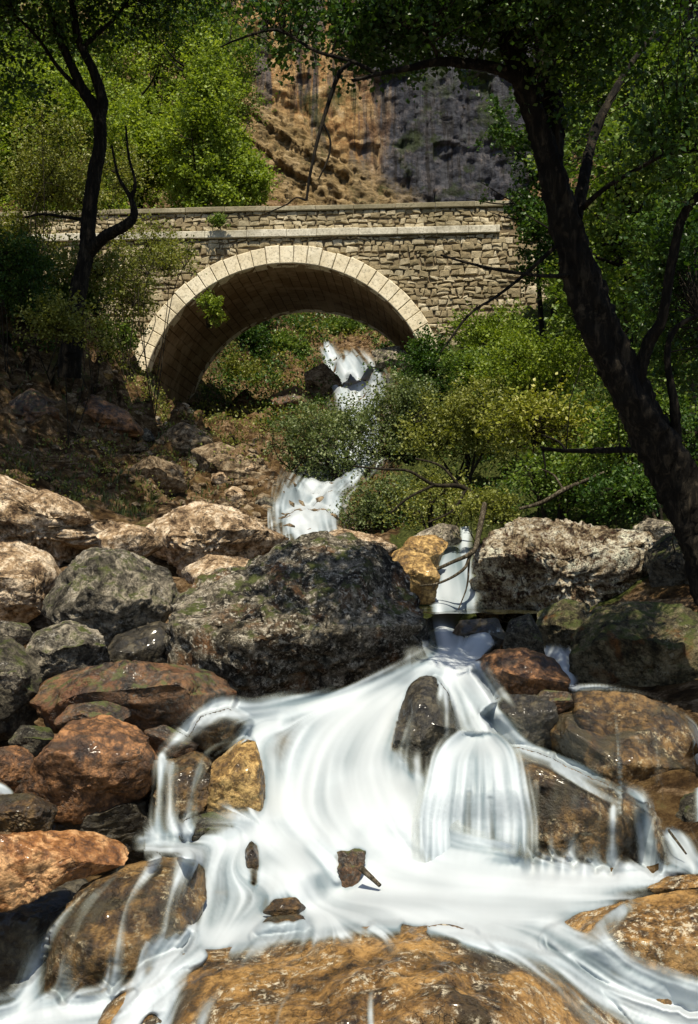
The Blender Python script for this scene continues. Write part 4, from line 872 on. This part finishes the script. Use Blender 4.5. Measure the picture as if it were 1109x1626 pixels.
# ------------------------------------------------------------------ plants
def unit(v): return v/(np.linalg.norm(v, axis=-1, keepdims=True)+1e-9)
def leaves(C_, D_, size, r, asp=.45):
    """one folded leaf per centre; D_: preferred axis"""
    n = len(C_); a = unit(D_+r.randn(n, 3)*.9); w = unit(np.cross(a, r.randn(n, 3)*.6+np.array((0, 0, 1.)))); up = np.cross(a, w)
    s = (size*r.uniform(.6, 1.35, n))[:, None]
    v0 = C_-a*s*.5; v1 = C_+w*s*asp+up*s*.10; v2 = C_+a*s*.6; v3 = C_-w*s*asp+up*s*.10
    V = np.stack((v0, v1, v2, v3), 1).reshape(-1, 3); Q = np.arange(4*n).reshape(n, 4)
    return V, Q
def crown(blobs, r, clumps, per, spread, size, asp=.45, droop=0., outward=.5):
    """blobs: (centre, (rx, ry, rz)); -> leaf mesh and the clump centres"""
    vol = np.array([(b[1][0]*b[1][1]*b[1][2])**.75*(b[2] if len(b) > 2 else 1.) for b in blobs]); vol /= vol.sum()
    CC, LV = [], []
    pick = r.choice(len(blobs), clumps, p=vol)
    d = unit(r.randn(clumps, 3)); rad = r.uniform(0, 1, clumps)**.42
    cen = np.array([blobs[k][0] for k in pick]); rr = np.array([blobs[k][1] for k in pick])
    wob = 1+.22*np.sin(d[:, 0]*5+pick)*np.cos(d[:, 2]*4+pick*2)
    C_ = cen+d*rr*(rad*wob)[:, None]
    tw = 5; m = max(1, per//tw)
    dirs = unit(d[:, None, :]*outward+r.randn(clumps, tw, 3)*.8+np.array((0, 0, .15-droop)))
    L = spread*r.uniform(.5, 1.3, (clumps, tw, 1, 1))
    s = np.linspace(.1, 1, m)[None, None, :, None]
    pts = C_[:, None, None, :]+dirs[:, :, None, :]*L*s+r.randn(clumps, tw, m, 3)*spread*.13
    pts[..., 2] -= droop*spread*(s[..., 0]**2)*.6
    pts = pts.reshape(-1, 3); dd = np.repeat(dirs.reshape(-1, 3), m, 0)
    V, Q = leaves(pts, dd, size, r, asp)
    return V, Q, C_
def branches(mb, C_, anchors, r, rad, frac=1., sag=.1, reach=1.7):
    A = np.asarray(anchors)
    for k, c in enumerate(C_):
        if r.rand() > frac: continue
        d = np.linalg.norm(A-c, axis=1)+ .6*np.maximum(0, A[:, 2]-c[2]); j = d.argmin(); a = A[j]
        if d[j] > reach: continue
        Ln = np.linalg.norm(c-a); m1 = a+(c-a)*.35+r.randn(3)*.10*Ln; m2 = a+(c-a)*.7+r.randn(3)*.08*Ln; m1[2] += sag*Ln
        mb.tube([a, m1, m2, c], [rad, rad*.7, rad*.45, rad*.2], 4, 2)
def tree(name, label, cat, stems, blobs, leafm, clumps, per, spread, size, seed, bark='bark', twig=.02, group=None, asp=.45, droop=0., outward=.5, rough=.10, limb_names=None, sides=10, frac=1.):
    """stems: list of (points, radii); first is the trunk"""
    r = np.random.RandomState(seed); base = np.asarray(stems[0][0][0], float)
    root = empty(name, base, label, cat, group); anchors = []
    for k, (pts, rad) in enumerate(stems):
        mb = MB(); p, q = mb.tube(pts, rad, sides if k == 0 else max(5, sides-4), 14 if rough > .1 else 6, rough, seed+k)
        anchors += list(p[len(p)//3 if k == 0 else 0:])
        mb.build('trunk' if k == 0 else 'limb', M[bark], root)
    V, Q, C_ = crown(blobs, r, clumps, per, spread, size, asp, droop, outward)
    mb = MB(); branches(mb, C_, anchors, r, twig, frac); 
    if mb.n: mb.build('twigs', M['bark2'], root)
    mesh('foliage', V, Q, M[leafm], root, False)
    return root
def shrub(label, px, py, Y, w, h, leafm, seed, clumps=140, per=30, size=.06, spread=None, depth=None, name='shrub', cat='shrub', group=None, nst=7, asp=.4, droop=0., base=None, bark='bark2', twig=.010, lobes=5):
    """px,py: middle of the shrub's foliage in the picture; w,h: its width and height in metres"""
    r = np.random.RandomState(seed); c = P(px, py, Y); dp = depth or w*.8
    blobs = [(c+np.array((r.uniform(-.33, .33)*w, r.uniform(-.25, .25)*dp, r.uniform(-.33, .28)*h)), (w*r.uniform(.2, .33), dp*.28, h*r.uniform(.18, .3))) for _ in range(lobes)]
    blobs.append((c, (w*.36, dp*.36, h*.36)))
    b = gpt(c[0], c[1]) if base is None else P(*base)
    if base is None and b[2] > c[2]-h*.25: b[2] = c[2]-h*.55
    thin_ = c[2]-b[2] > h*1.1
    if thin_: nst = 3
    stems = []
    for k in range(nst):
        bc = blobs[k % len(blobs)][0]+r.randn(3)*np.array((w, dp, h))*.1
        s0 = b+r.randn(3)*np.array((.05, .05, 0))*w; mid = s0*.5+bc*.5+r.randn(3)*(.16 if thin_ else .06)*w; mid[2] += .1*h
        rd = (.009 if thin_ else .018)*max(w, h)**.6
        stems.append(([s0, mid, bc], [rd, rd*.7, rd*.3]))
    return tree(name, label, cat, stems, blobs, leafm, clumps, per, spread or .13*(w+h)/2+.05, size, seed, bark, twig, group, asp, droop, .6, .05, sides=6, frac=.6)
def px_stem(pts, dY=0):
    """[(px, py, depth, width px)] -> world polyline and radii"""
    return [P(a, b, c) for a, b, c, w in pts], [w*.5*c/F for a, b, c, w in pts]
# big dark tree leaning over the right bank
st = [px_stem([(1165,1010,9.0,82.6),(1135,900,9.,75.7),(1092,800,9.,70.5),(1042,700,8.9,67.1),(990,600,8.8,61.9),(945,500,8.7,60.2),(912,400,8.6,49.9),(882,300,8.5,44.7),(855,200,8.4,36.1),(828,120,8.3,37.8),(804,50,8.2,31.0),(785,-20,8.1,22.5),(760,-140,8,16.5)]),
      px_stem([(885,290,8.55,19.5),(876,190,8.6,34.4),(868,100,8.7,32.7),(862,20,8.8,32.7),(855,-90,8.9,22.5),(870,-200,9,13.5)]),
      px_stem([(915,345,8.6,19.5),(930,270,8.8,18.0),(945,210,9,15.0),(966,165,9.1,12.8),(1000,105,9.3,9.0),(1050,40,9.5,6.0)]),
      px_stem([(1008,630,8.8,19.5),(1028,550,8.7,19.5),(1052,505,8.6,16.5),(1066,420,8.5,15.0),(1084,345,8.4,12.8),(1115,305,8.3,10.5),(1180,250,8.2,9.0)]),
      px_stem([(836,135,8.3,22.5),(800,112,8.2,19.5),(750,102,8.1,16.5),(700,98,8,13.5),(650,108,7.9,9.8),(600,118,7.8,6.8),(560,128,7.7,5.2)]),
      px_stem([(600,118,7.8,6.8),(560,98,7.8,6.0),(500,80,7.9,5.2),(440,48,8,4.5),(380,62,8.1,3.0),(350,75,8.2,2.2)]),
      px_stem([(556,100,7.8,6.8),(538,118,7.8,6.8),(520,170,7.8,6.0),(503,230,7.8,5.2),(492,280,7.8,4.5),(487,318,7.8,3.8)]),
      px_stem([(514,195,7.8,3.8),(525,225,7.8,3.0),(520,255,7.8,3.0),(506,285,7.8,2.2)]),
      px_stem([(487,318,7.8,3.0),(470,314,7.8,2.2),(455,325,7.8,2.2),(420,340,7.8,1.5)]),
      px_stem([(905,438,8.6,7.5),(860,438,8.4,6.0),(800,430,8.2,5.2),(745,418,8,3.8),(700,405,7.9,3.0)]),
      px_stem([(890,385,8.6,6.8),(840,430,8.5,5.2),(790,470,8.4,4.5),(745,500,8.3,3.8),(700,560,8.2,2.2)]),
      px_stem([(1045,720,9,10.5),(1000,715,9.2,9.0),(940,716,9.4,6.8),(890,715,9.6,4.5),(858,710,9.7,3.0)]),
      px_stem([(1075,700,8.9,16.5),(1070,640,8.8,13.5),(1060,560,8.8,10.5),(1075,520,8.8,7.5),(1110,500,8.8,6.0)]),
      px_stem([(925,330,8.6,9.0),(960,300,8.4,6.8),(1010,270,8.2,6.0),(1060,245,8,5.2),(1120,240,7.9,4.5)]),
      px_stem([(700,100,8,6.0),(680,60,7.9,5.2),(640,40,7.9,4.5),(590,30,8,3.8),(540,10,8,3.0)])]
bl = [(P(1010,60,8.0), (.8, .6, .5), .45), (P(1080,190,7.9), (.5, .6, .5), .45), (P(930,20,8), (.6, .6, .3), .5), (P(700,30,8.2), (.75, .8, .22)), (P(580,40,8), (.5, .6, .18)), (P(1075,400,9.4), (.35, .5, .4)), (P(760,-60,8), (.9, .9, .3)), (P(950,-60,7.4), (.9, .6, .3)),
      (P(450,20,8.1), (.45, .6, .14)), (P(1090,520,10), (.4, .8, .5))]
tree('leaning_tree', 'dark leaning tree with forked trunk rising from the right bank', 'tree', st, bl, 'l_dark', 720, 60, .24, .040, 101, 'bark', .006, rough=.16, sides=22, frac=.6)
# left tree in front of the bridge
g_ = P(112, 540, 22.); g_ = gpt(g_[0], g_[1])-np.array((0, 0, .25)); pxb = (CX+g_[0]/g_[1]*F, 560.)
st = [px_stem([(112,600,22.1,36),(114,550,22,34),(118,510,22,31),(128,450,22,28),(138,400,22,25),(142,340,22,22),(150,280,22,22),(160,220,22,21),(155,180,22,20),(133,145,22,16),(112,100,22,14),(90,50,22,11),(70,-20,22,8)]),
      px_stem([(158,195,22,18),(163,160,22,17),(150,115,22,15),(132,80,22,14),(120,40,22,12),(113,-30,22,10),(120,-120,22,7)]),
      px_stem([(142,402,22,20),(165,378,21.8,18),(198,358,21.6,17),(213,342,21.6,13),(208,315,21.6,8),(188,280,21.6,5),(178,230,21.6,3)]),
      px_stem([(208,318,21.6,7),(215,290,21.5,5),(205,250,21.5,4),(200,200,21.5,3)]),
      px_stem([(128,78,22,9),(160,50,22,7),(190,20,22,5),(215,-20,22,4)]),
      px_stem([(135,150,22,9),(95,110,22,7),(60,60,22,5),(20,20,22,4)]),
      px_stem([(140,350,22,7),(105,345,22,5),(70,340,22,4),(40,345,22,3)])]
bl = [(P(60,40,22), (1.2, 1.6, .7), .22), (P(140,10,22), (1.2, 1.6, .7), .25), (P(30,120,23), (.7, 1.2, .3), .2), (P(230,0,22), (1.3, 1.4, .5), .25), (P(50,-120,21), (2.0, 1.8, .6), .5), (P(200,-120,21), (1.8, 1.8, .6), .5), (P(-80,-20,22), (1.4, 2., .8), .4), (P(300,-50,21), (1.3, 1.2, .4), .4),
      (np.array((-7., 18.2, 14.6)), (3.7, 4., .8)), (np.array((-11, 19, 14.2)), (3., 4., .8)), (np.array((-5.6, 14.2, 12.2)), (2.8, 3., .7)), (np.array((-3.9, 18.5, 14.6)), (1.6, 3., .6))]  # unseen crown blobs, added out of view to shade the left bank
tree('crooked_tree', 'crooked dark tree with a sharply bent lower limb in front of the bridge', 'tree', st, bl, 'l_dark', 3300, 50, .5, .085, 102, 'bark', .012, rough=.12, sides=14, frac=.7)
# trees on the slope behind the bridge
def far_tree(label, px, py, Y, w, h, lm, seed, group, clumps=380, per=60, size=.12, trunk_px=None, name='hillside_tree', spread=None):
    r = np.random.RandomState(seed); c = P(px, py, Y)
    b = gpt(c[0], c[1]); b[2] = min(b[2], c[2]-h*.4)
    top = c+np.array((0, 0, h*.42)); mid = b*.5+c*.5+r.randn(3)*.12
    stems = [([b, mid, c+r.randn(3)*.1, top], [.016*h+.03, .012*h+.02, .008*h+.01, .02])]
    for k in range(9):
        f = r.uniform(.1, .95); s = c+(top-c)*f if f > .5 else b+(c-b)*(.55+f*.9); e = c+r.randn(3)*np.array((w*.32, w*.3, h*.22)); e[2] = max(e[2], s[2]+.15*h)
        stems.append(([s, (s+e)/2+np.array((0, 0, -.05*h)), e], [.006*h+.01, .004*h+.01, .01]))
    blobs = [(c+np.array((r.uniform(-.3, .3)*w, r.uniform(-.3, .3)*w, r.uniform(-.38, .38)*h)), (w*r.uniform(.16, .30), w*.26, h*r.uniform(.10, .2))) for _ in range(10)]+[(c, (w*.3, w*.3, h*.4))]
    return tree(name, label, 'tree', stems, blobs, lm, clumps, per, spread or .09*(w+h)/2+.25, size, seed, 'bark', .02, group, .5, 0., .6, .05, sides=7, frac=.5)
gq = 'trees on the slope behind the bridge'
for a in [('bright spring green tree with a straight dark trunk behind the bridge parapet', 315, 215, 48, 4.6, 7.6, 'l_spring', 201),
          ('bright green tree nearest the tan cliff ledges', 395, 270, 50, 3.4, 4.2, 'l_spring', 202),
          ('light green tree between the crooked trunk and the straight trunked tree', 225, 240, 50, 4.4, 6.5, 'l_spring', 203),
          ('pale green tree behind the lower fork of the crooked tree', 110, 230, 47, 4.4, 7.5, 'l_spring', 204),
          ('light green tree at the left edge behind the bridge', 15, 240, 46, 4.5, 8, 'l_spring', 205),
          ('tall mid green tree high on the left slope', 250, 90, 60, 7, 8, 'l_spring', 206),
          ('mid green tree high on the slope beside the cliff', 350, 100, 62, 6, 8, 'l_mid', 207),
          ('dark green tree at the upper left of the slope', 120, 70, 62, 8, 8, 'l_mid', 208),
          ('dark green tree in the far upper left corner', 0, 60, 58, 7, 9, 'l_mid', 209),
          ('dark tree growing at the top of the orange cliff foot', 330, -10, 68, 8, 7, 'l_dark', 210),
          ('high dark tree above the left slope', 190, -30, 68, 9, 8, 'l_dark', 211)]:
    a = list(a); a[1] -= 22 if a[1] > 340 else 0; far_tree(*a, gq)
# right side woods between trunk and bridge
gr_ = 'leafy trees behind the leaning trunk'
for a in [('dark leafy tree standing just left of the leaning trunk by the bridge end', 862, 265, 30, 3.6, 3.4, 'l_dark', 220, 'x', 230, 40, .085),
          ('green tree filling the gap between leaning trunk and right hand limb', 990, 330, 17, 2.4, 3.4, 'l_mid', 221, 'x', 260, 45, .06),
          ('sunlit leafy tree at the right edge above the limb', 1080, 240, 15, 2.2, 2.6, 'l_mid', 222, 'x', 240, 45, .055),
          ('dark green tree in the upper right background', 1020, 130, 24, 4.4, 4.2, 'l_mid', 223, 'x', 300, 45, .085),
          ('dark green tree low at the right edge behind the trunk', 1090, 520, 16, 2.6, 3.0, 'l_mid', 224, 'x', 240, 45, .06),
          ('shady tree behind the forked trunk near the cliff', 945, 60, 32, 4.2, 4.6, 'l_dark', 225, 'x', 200, 45, .10),
          ('shady tree at the end of the bridge parapet', 880, 380, 29, 2.6, 2.4, 'l_dark', 226, 'x', 220, 40, .08),
          ('dense dark tree behind the right edge foliage', 1110, 340, 26, 5, 5, 'l_dark', 227, 'x', 300, 45, .09),
          ('bushy green tree right of the trunk at mid height', 1010, 480, 20, 2.8, 2.8, 'l_mid', 228, 'x', 260, 45, .07)]:
    a = list(a); a[8] = gr_
    far_tree(*a[:8], gr_, clumps=a[9], per=a[10], size=a[11], name='bank_tree', spread=.3)
gs = 'shrubs on the right bank'
for a in [('big grey green willow shrub leaning over the stream below the bridge', 545, 700, 24.5, 3.4, 2.0, 'l_willow', 301, 320, 40, .06),
          ('grey green willow shrub hiding the foot of the far waterfall', 640, 660, 25, 2.3, 1.9, 'l_willow', 302, 230, 36, .06),
          ('thin feathery willow shrub reaching out over the left side of the stream', 470, 690, 25, 1.2, 1.0, 'l_willow', 318, 70, 28, .05),
          ('low olive shrub at the waters edge right of the white rapid', 610, 790, 18.5, 1.7, 1.1, 'l_willow', 303, 170, 34, .045),
          ('dark ivy green bush below the right end of the arch', 690, 590, 28, 1.7, 2.2, 'l_dark', 304, 190, 36, .065),
          ('bright lime bush below the bridge spandrel', 790, 520, 26, 2.4, 1.3, 'l_lime', 305, 220, 36, .065),
          ('broad lime green bush left of the leaning trunk', 860, 570, 22, 2.7, 1.6, 'l_lime', 306, 260, 36, .06),
          ('yellow flowering shrub left of the leaning trunk', 865, 660, 14.5, 1.5, .95, 'l_yellow', 307, 170, 28, .05),
          ('mid green bush between the willow and the yellow shrub', 740, 660, 20, 2.1, 1.7, 'l_olive', 308, 230, 36, .055),
          ('dark green bush above the pocked boulder', 880, 765, 14, 1.8, .9, 'l_mid', 309, 190, 34, .045),
          ('green bush at the foot of the leaning trunk', 980, 790, 12.8, 1.1, .7, 'l_dark', 310, 150, 30, .04),
          ('sparse twiggy bush above the upper fall', 700, 790, 15.5, 1.7, 1.0, 'l_olive', 311, 110, 22, .04),
          ('small pale olive bush just left of the pocked boulder', 780, 800, 14, .8, .5, 'l_olive', 312, 90, 26, .038),
          ('leafy bush between trunk and right limb', 1040, 640, 13.5, 1.5, 1.5, 'l_mid', 313, 170, 32, .05),
          ('shady bush right of the yellow shrub', 950, 680, 16, 1.5, 1.4, 'l_mid', 314, 180, 32, .05),
          ('dark bush at the right edge below the limb', 1100, 720, 11.5, .8, 1.0, 'l_dark', 315, 130, 30, .04),
          ('green bush under the bridge right abutment', 760, 590, 25, 1.8, 1.2, 'l_mid', 316, 190, 34, .065),
          ('bright bush on the bank right of the trunk', 930, 480, 27, 2.3, 2.0, 'l_lime', 317, 220, 34, .07)]:
    shrub(a[0], a[1], a[2], a[3], a[4], a[5], a[6], a[7], a[8], a[9], a[10], group=gs)
gl = 'bushes on the left bank'
for a in [('olive leafed bush with many thin stems beside the crooked tree', 60, 300, 28, 3.2, 2.6, 'l_olive', 330, 240, 34, .07),
          ('yellow green sapling spray growing in front of the bridge left end', 240, 420, 26, 2.3, 1.4, 'l_olive', 331, 110, 22, .06),
          ('dark bush on the left bank under the crooked tree', 70, 440, 24, 2.6, 1.3, 'l_mid', 332, 260, 36, .06),
          ('olive bush at the base of the crooked tree', 150, 410, 23.5, 1.5, 1.2, 'l_olive', 333, 120, 26, .055),
          ('shady bush at the left edge of the bank', 10, 420, 22, 1.6, 1.8, 'l_dark', 334, 200, 36, .055),
          ('thin twiggy bush left of the crooked trunk', 70, 220, 27, 2.2, 2.4, 'l_olive', 335, 110, 24, .06),
          ('small ivy bush hanging on the arch ring', 338, 490, 34.2, .95, .95, 'l_lime', 336, 70, 26, .07, (332,520,34.42)),
          ('green tuft growing on the bridge parapet', 345, 350, 34.3, .8, .35, 'l_mid', 337, 45, 24, .06, (345,362,34.5)),
          ('leafy olive bush hiding the left end of the bridge wall', 50, 385, 29, 3.4, 1.6, 'l_olive', 340, 260, 34, .07),
          ('sunlit olive bush against the bridge wall right of the crooked tree', 195, 455, 31, 2.4, 1.7, 'l_olive', 341, 170, 28, .07),
          ('airy yellow green bush over the cornice left of the arch', 235, 385, 30, 2.6, 1.3, 'l_olive', 342, 110, 22, .065),
          ('green bush at the foot of the bridge wall left of the arch ring', 170, 530, 30.5, 1.8, .9, 'l_mid', 343, 130, 28, .065),
          ('olive bush hiding the foot of the crooked tree', 112, 505, 20.5, 1.7, 1.2, 'l_olive', 344, 150, 30, .05),
          ('thin bush behind the bent limb', 205, 270, 30, 2.0, 2.2, 'l_olive', 338, 100, 22, .065),
          ('dark ivy spreading down the left bank', 110, 490, 25, 2.4, .7, 'l_shade', 339, 200, 34, .055)]:
    shrub(a[0], a[1], a[2], a[3], a[4], a[5], a[6], a[7], a[8], a[9], a[10], group=gl, base=a[11] if len(a) > 11 else None)
gf = 'bushes beyond the arch'
for a in [('dark bush on the slope seen through the arch', 400, 545, 50, 2.6, 1.7, 'l_dark', 350, 150, 30, .11),
          ('green bush above the far waterfall seen through the arch', 545, 520, 58, 2.6, 1.0, 'l_mid', 351, 150, 30, .11),
          ('shady green bush left of the far waterfall', 460, 550, 52, 2.2, 1.5, 'l_mid', 352, 130, 30, .10),
          ('olive bush low on the slope seen through the arch', 440, 610, 47, 2.6, 1.0, 'l_olive', 354, 130, 30, .09),
          ('olive bush in the middle of the slope seen through the arch', 380, 590, 48, 2.2, 1.2, 'l_olive', 355, 120, 30, .09),
          ('green bush at the top of the slope seen through the arch', 470, 505, 62, 3.6, 1.4, 'l_mid', 356, 150, 30, .12),
          ('small dark bush left of the far waterfall lip', 500, 545, 55, 1.2, .9, 'l_dark', 357, 80, 26, .09),
          ('dark bush at the right side of the far waterfall', 625, 545, 55, 1.8, 1.0, 'l_dark', 353, 120, 30, .1)]:
    shrub(a[0], a[1], a[2], a[3], a[4], a[5], a[6], a[7], a[8], a[9], a[10], group=gf)
# grass on the banks: uncountable
mb = MB(); r = np.random.RandomState(5)
def grass_at(px, py, n, sp, h):
    g0 = ground(px, py); Vv, Qv = [], []
    for _ in range(n):
        g = gpt(g0[0]+r.randn()*sp, g0[1]+r.randn()*sp*1.4); a = r.rand()*6.28; hh = h*.6*r.uniform(.5, 1.3); ln = r.randn(2)*hh*.45; w = .004+.0005*g[1]
        dx = np.array((math.cos(a)*w, math.sin(a)*w, 0)); m_ = g+np.array((ln[0]*.4, ln[1]*.4, hh*.6)); tp = g+np.array((ln[0], ln[1], hh*.85)); g = g-np.array((0, 0, .05))
        k = len(Vv); Vv += [g-dx, g+dx, m_+dx*.7, m_-dx*.7, tp]; Qv.append((k, k+1, k+2, k+3)); 
    T_ = [(q[3], q[2], q[2]+2) for q in Qv]
    mb.add(Vv, Qv, T_)
for (px, py, n, sp, h) in [(30,735,260,.5,.16),(90,765,300,.5,.16),(140,790,260,.4,.15),(210,800,160,.25,.2),(200,815,120,.2,.2),(330,650,240,.5,.25),(340,670,200,.4,.25),(235,600,160,.35,.3),(245,630,200,.3,.3),(290,700,150,.6,.2),(330,720,180,.6,.2),(300,770,160,.5,.16),(260,750,160,.5,.18),(380,700,200,.8,.25),(430,620,300,1.2,.3),(450,560,300,1.4,.35),(420,590,300,1.2,.3),(480,580,200,1.,.3),(500,650,200,.8,.25),(340,780,120,.3,.14),(200,700,160,.6,.2),(120,600,160,.8,.25),(60,650,150,.8,.2),(170,560,200,.6,.3)]:
    grass_at(px, py, n, sp, h)
tag(mb.build('grass', M['l_grass'], None, False), 'tufts of short grass on the earthy banks', 'grass', kind='stuff')
def cover(name, label, areas, leafm, seed, size):
    r = np.random.RandomState(seed); C0 = []
    for (x0, y0, x1, y1, n, sp) in areas:
        for _ in range(n):
            g = ground(r.uniform(x0, x1), r.uniform(y0, y1)); m = 26; C0.append(g+r.randn(m, 3)*np.array((sp, sp, sp*.45))+np.array((0, 0, sp*.35)))
    C0 = np.vstack(C0); V, Q = leaves(C0, np.tile((0, 0, .6), (len(C0), 1)), size*np.clip(C0[:, 1]/25, .7, 2.4), r, .42)
    tag(mesh(name, V, Q, M[leafm], None, False), label, kind='stuff')
cover('undergrowth', 'low olive undergrowth covering the slopes', [(330,520,500,600,70,.3),(300,600,520,680,60,.28),(250,640,420,760,60,.14),(470,495,640,550,70,.35),(0,700,260,800,60,.13),(560,760,760,840,110,.12),(180,560,260,660,60,.14)], 'l_olive', 21, .055)
cover('ground_cover', 'dark green ground cover on the gorge slopes', [(330,500,520,650,300,.3),(600,480,700,600,120,.25),(640,560,1000,840,420,.18),(0,500,200,560,50,.14),(460,490,640,530,120,.4),(430,640,560,700,80,.25),(850,380,1109,560,200,.25)], 'l_dark', 22, .055)
# rubble scree on the left bank below the arch
mb = MB(); S, Fc = ico(1)
def scree_at(px, py, n, sp, s0):
    g0 = ground(px, py)
    for _ in range(n):
        g = gpt(g0[0]+r.randn()*sp, g0[1]+r.randn()*sp*1.5); s = s0*r.uniform(.4, 1.6)
        V = S*(1+r.uniform(-.25, .25, (len(S), 1)))*np.array((s, s*r.uniform(.6, 1), s*r.uniform(.4, .7))); a = r.rand()*6.28
        Rm = np.array(((math.cos(a), -math.sin(a), 0), (math.sin(a), math.cos(a), 0), (0, 0, 1))); mb.add(V@Rm.T+g, [], Fc)
for (px, py, n, sp, s0) in [(350,720,120,1.,.09),(400,760,140,.8,.09),(340,770,110,.7,.07),(300,690,90,1.,.08),(420,700,80,1.,.09),(380,820,90,.5,.07),(200,730,90,1.,.06),(150,700,90,1.2,.06),(250,780,70,.5,.05),(280,660,60,.5,.1),(520,640,50,1.,.12),(610,560,60,1.5,.18),(590,830,50,.5,.08),(100,640,80,1.2,.08),(450,830,60,.4,.07)]:
    scree_at(px, py, n, sp, s0)
tag(mb.build('scree', M['scree'], None, False), 'loose broken stone strewn over the left bank', 'scree', kind='stuff')
# ------------------------------------------------------------------ dead wood
def branch(label, stems, name='dead_branch', mat='deadwood', seed=1):
    base = P(*stems[0][0][:3]); root = empty(name, base, label, 'branch')
    for k, s in enumerate(stems):
        mb = MB(); p, q = px_stem(s); mb.tube(p, q, 6, 5, .1, seed+k); mb.build('bough' if k == 0 else 'twig', M[mat], root)
branch('bare forked branch hanging across the upper fall', [[(770,800,12.6,9),(760,850,12.3,9),(752,875,12.1,8),(720,892,12,6),(690,905,12,5),(655,912,12,3)], [(748,880,12.1,6),(735,905,12,5),(700,925,11.9,4),(668,930,11.9,3)], [(745,890,12.1,4),(742,930,12.1,3),(728,968,12,2)], [(690,905,12,3),(675,930,12,2)]])
branch('pale fallen branch lying above the pocked boulder', [[(825,808,13,5),(860,798,13,7),(895,778,13,8),(925,765,13,6),(960,750,13,4)], [(895,778,13,4),(880,755,13.1,3),(860,745,13.1,2)]], seed=5)
branch('long bare branch arching out of the twiggy bush', [[(760,790,14.5,8),(730,772,14.5,8),(690,770,14.5,6),(650,748,14.5,5),(610,745,14.5,4),(560,740,14.5,3)], [(690,770,14.5,5),(650,790,14.4,4),(620,815,14.4,3)], [(730,772,14.5,5),(700,740,14.5,4),(660,728,14.5,3)], [(740,778,14.5,5),(720,810,14.4,4),(680,830,14.3,3)]], mat='bark2', seed=9)
branch('thin sprig of twigs on the yellow shrub', [[(860,712,13.6,6),(900,716,13.5,7),(950,714,13.4,8),(1000,716,13.3,9)], [(862,712,13.6,3),(866,740,13.6,3),(868,760,13.6,2)], [(900,716,13.5,4),(885,700,13.5,3),(860,690,13.5,2)]], mat='bark', seed=13)
branch('bent brown stick beside the black stub in the pool', [[(574,1378,6.5,11),(604,1406,6.42,7)]], name='driftwood_stick', mat='deadwood', seed=17)
branch('fallen stick crossing the left edge foam behind the dark stone', [[(1062,1318,7.3,4),(1074,1334,7.2,4),(1090,1356,7.1,3)]], name='driftwood_stick', seed=19)
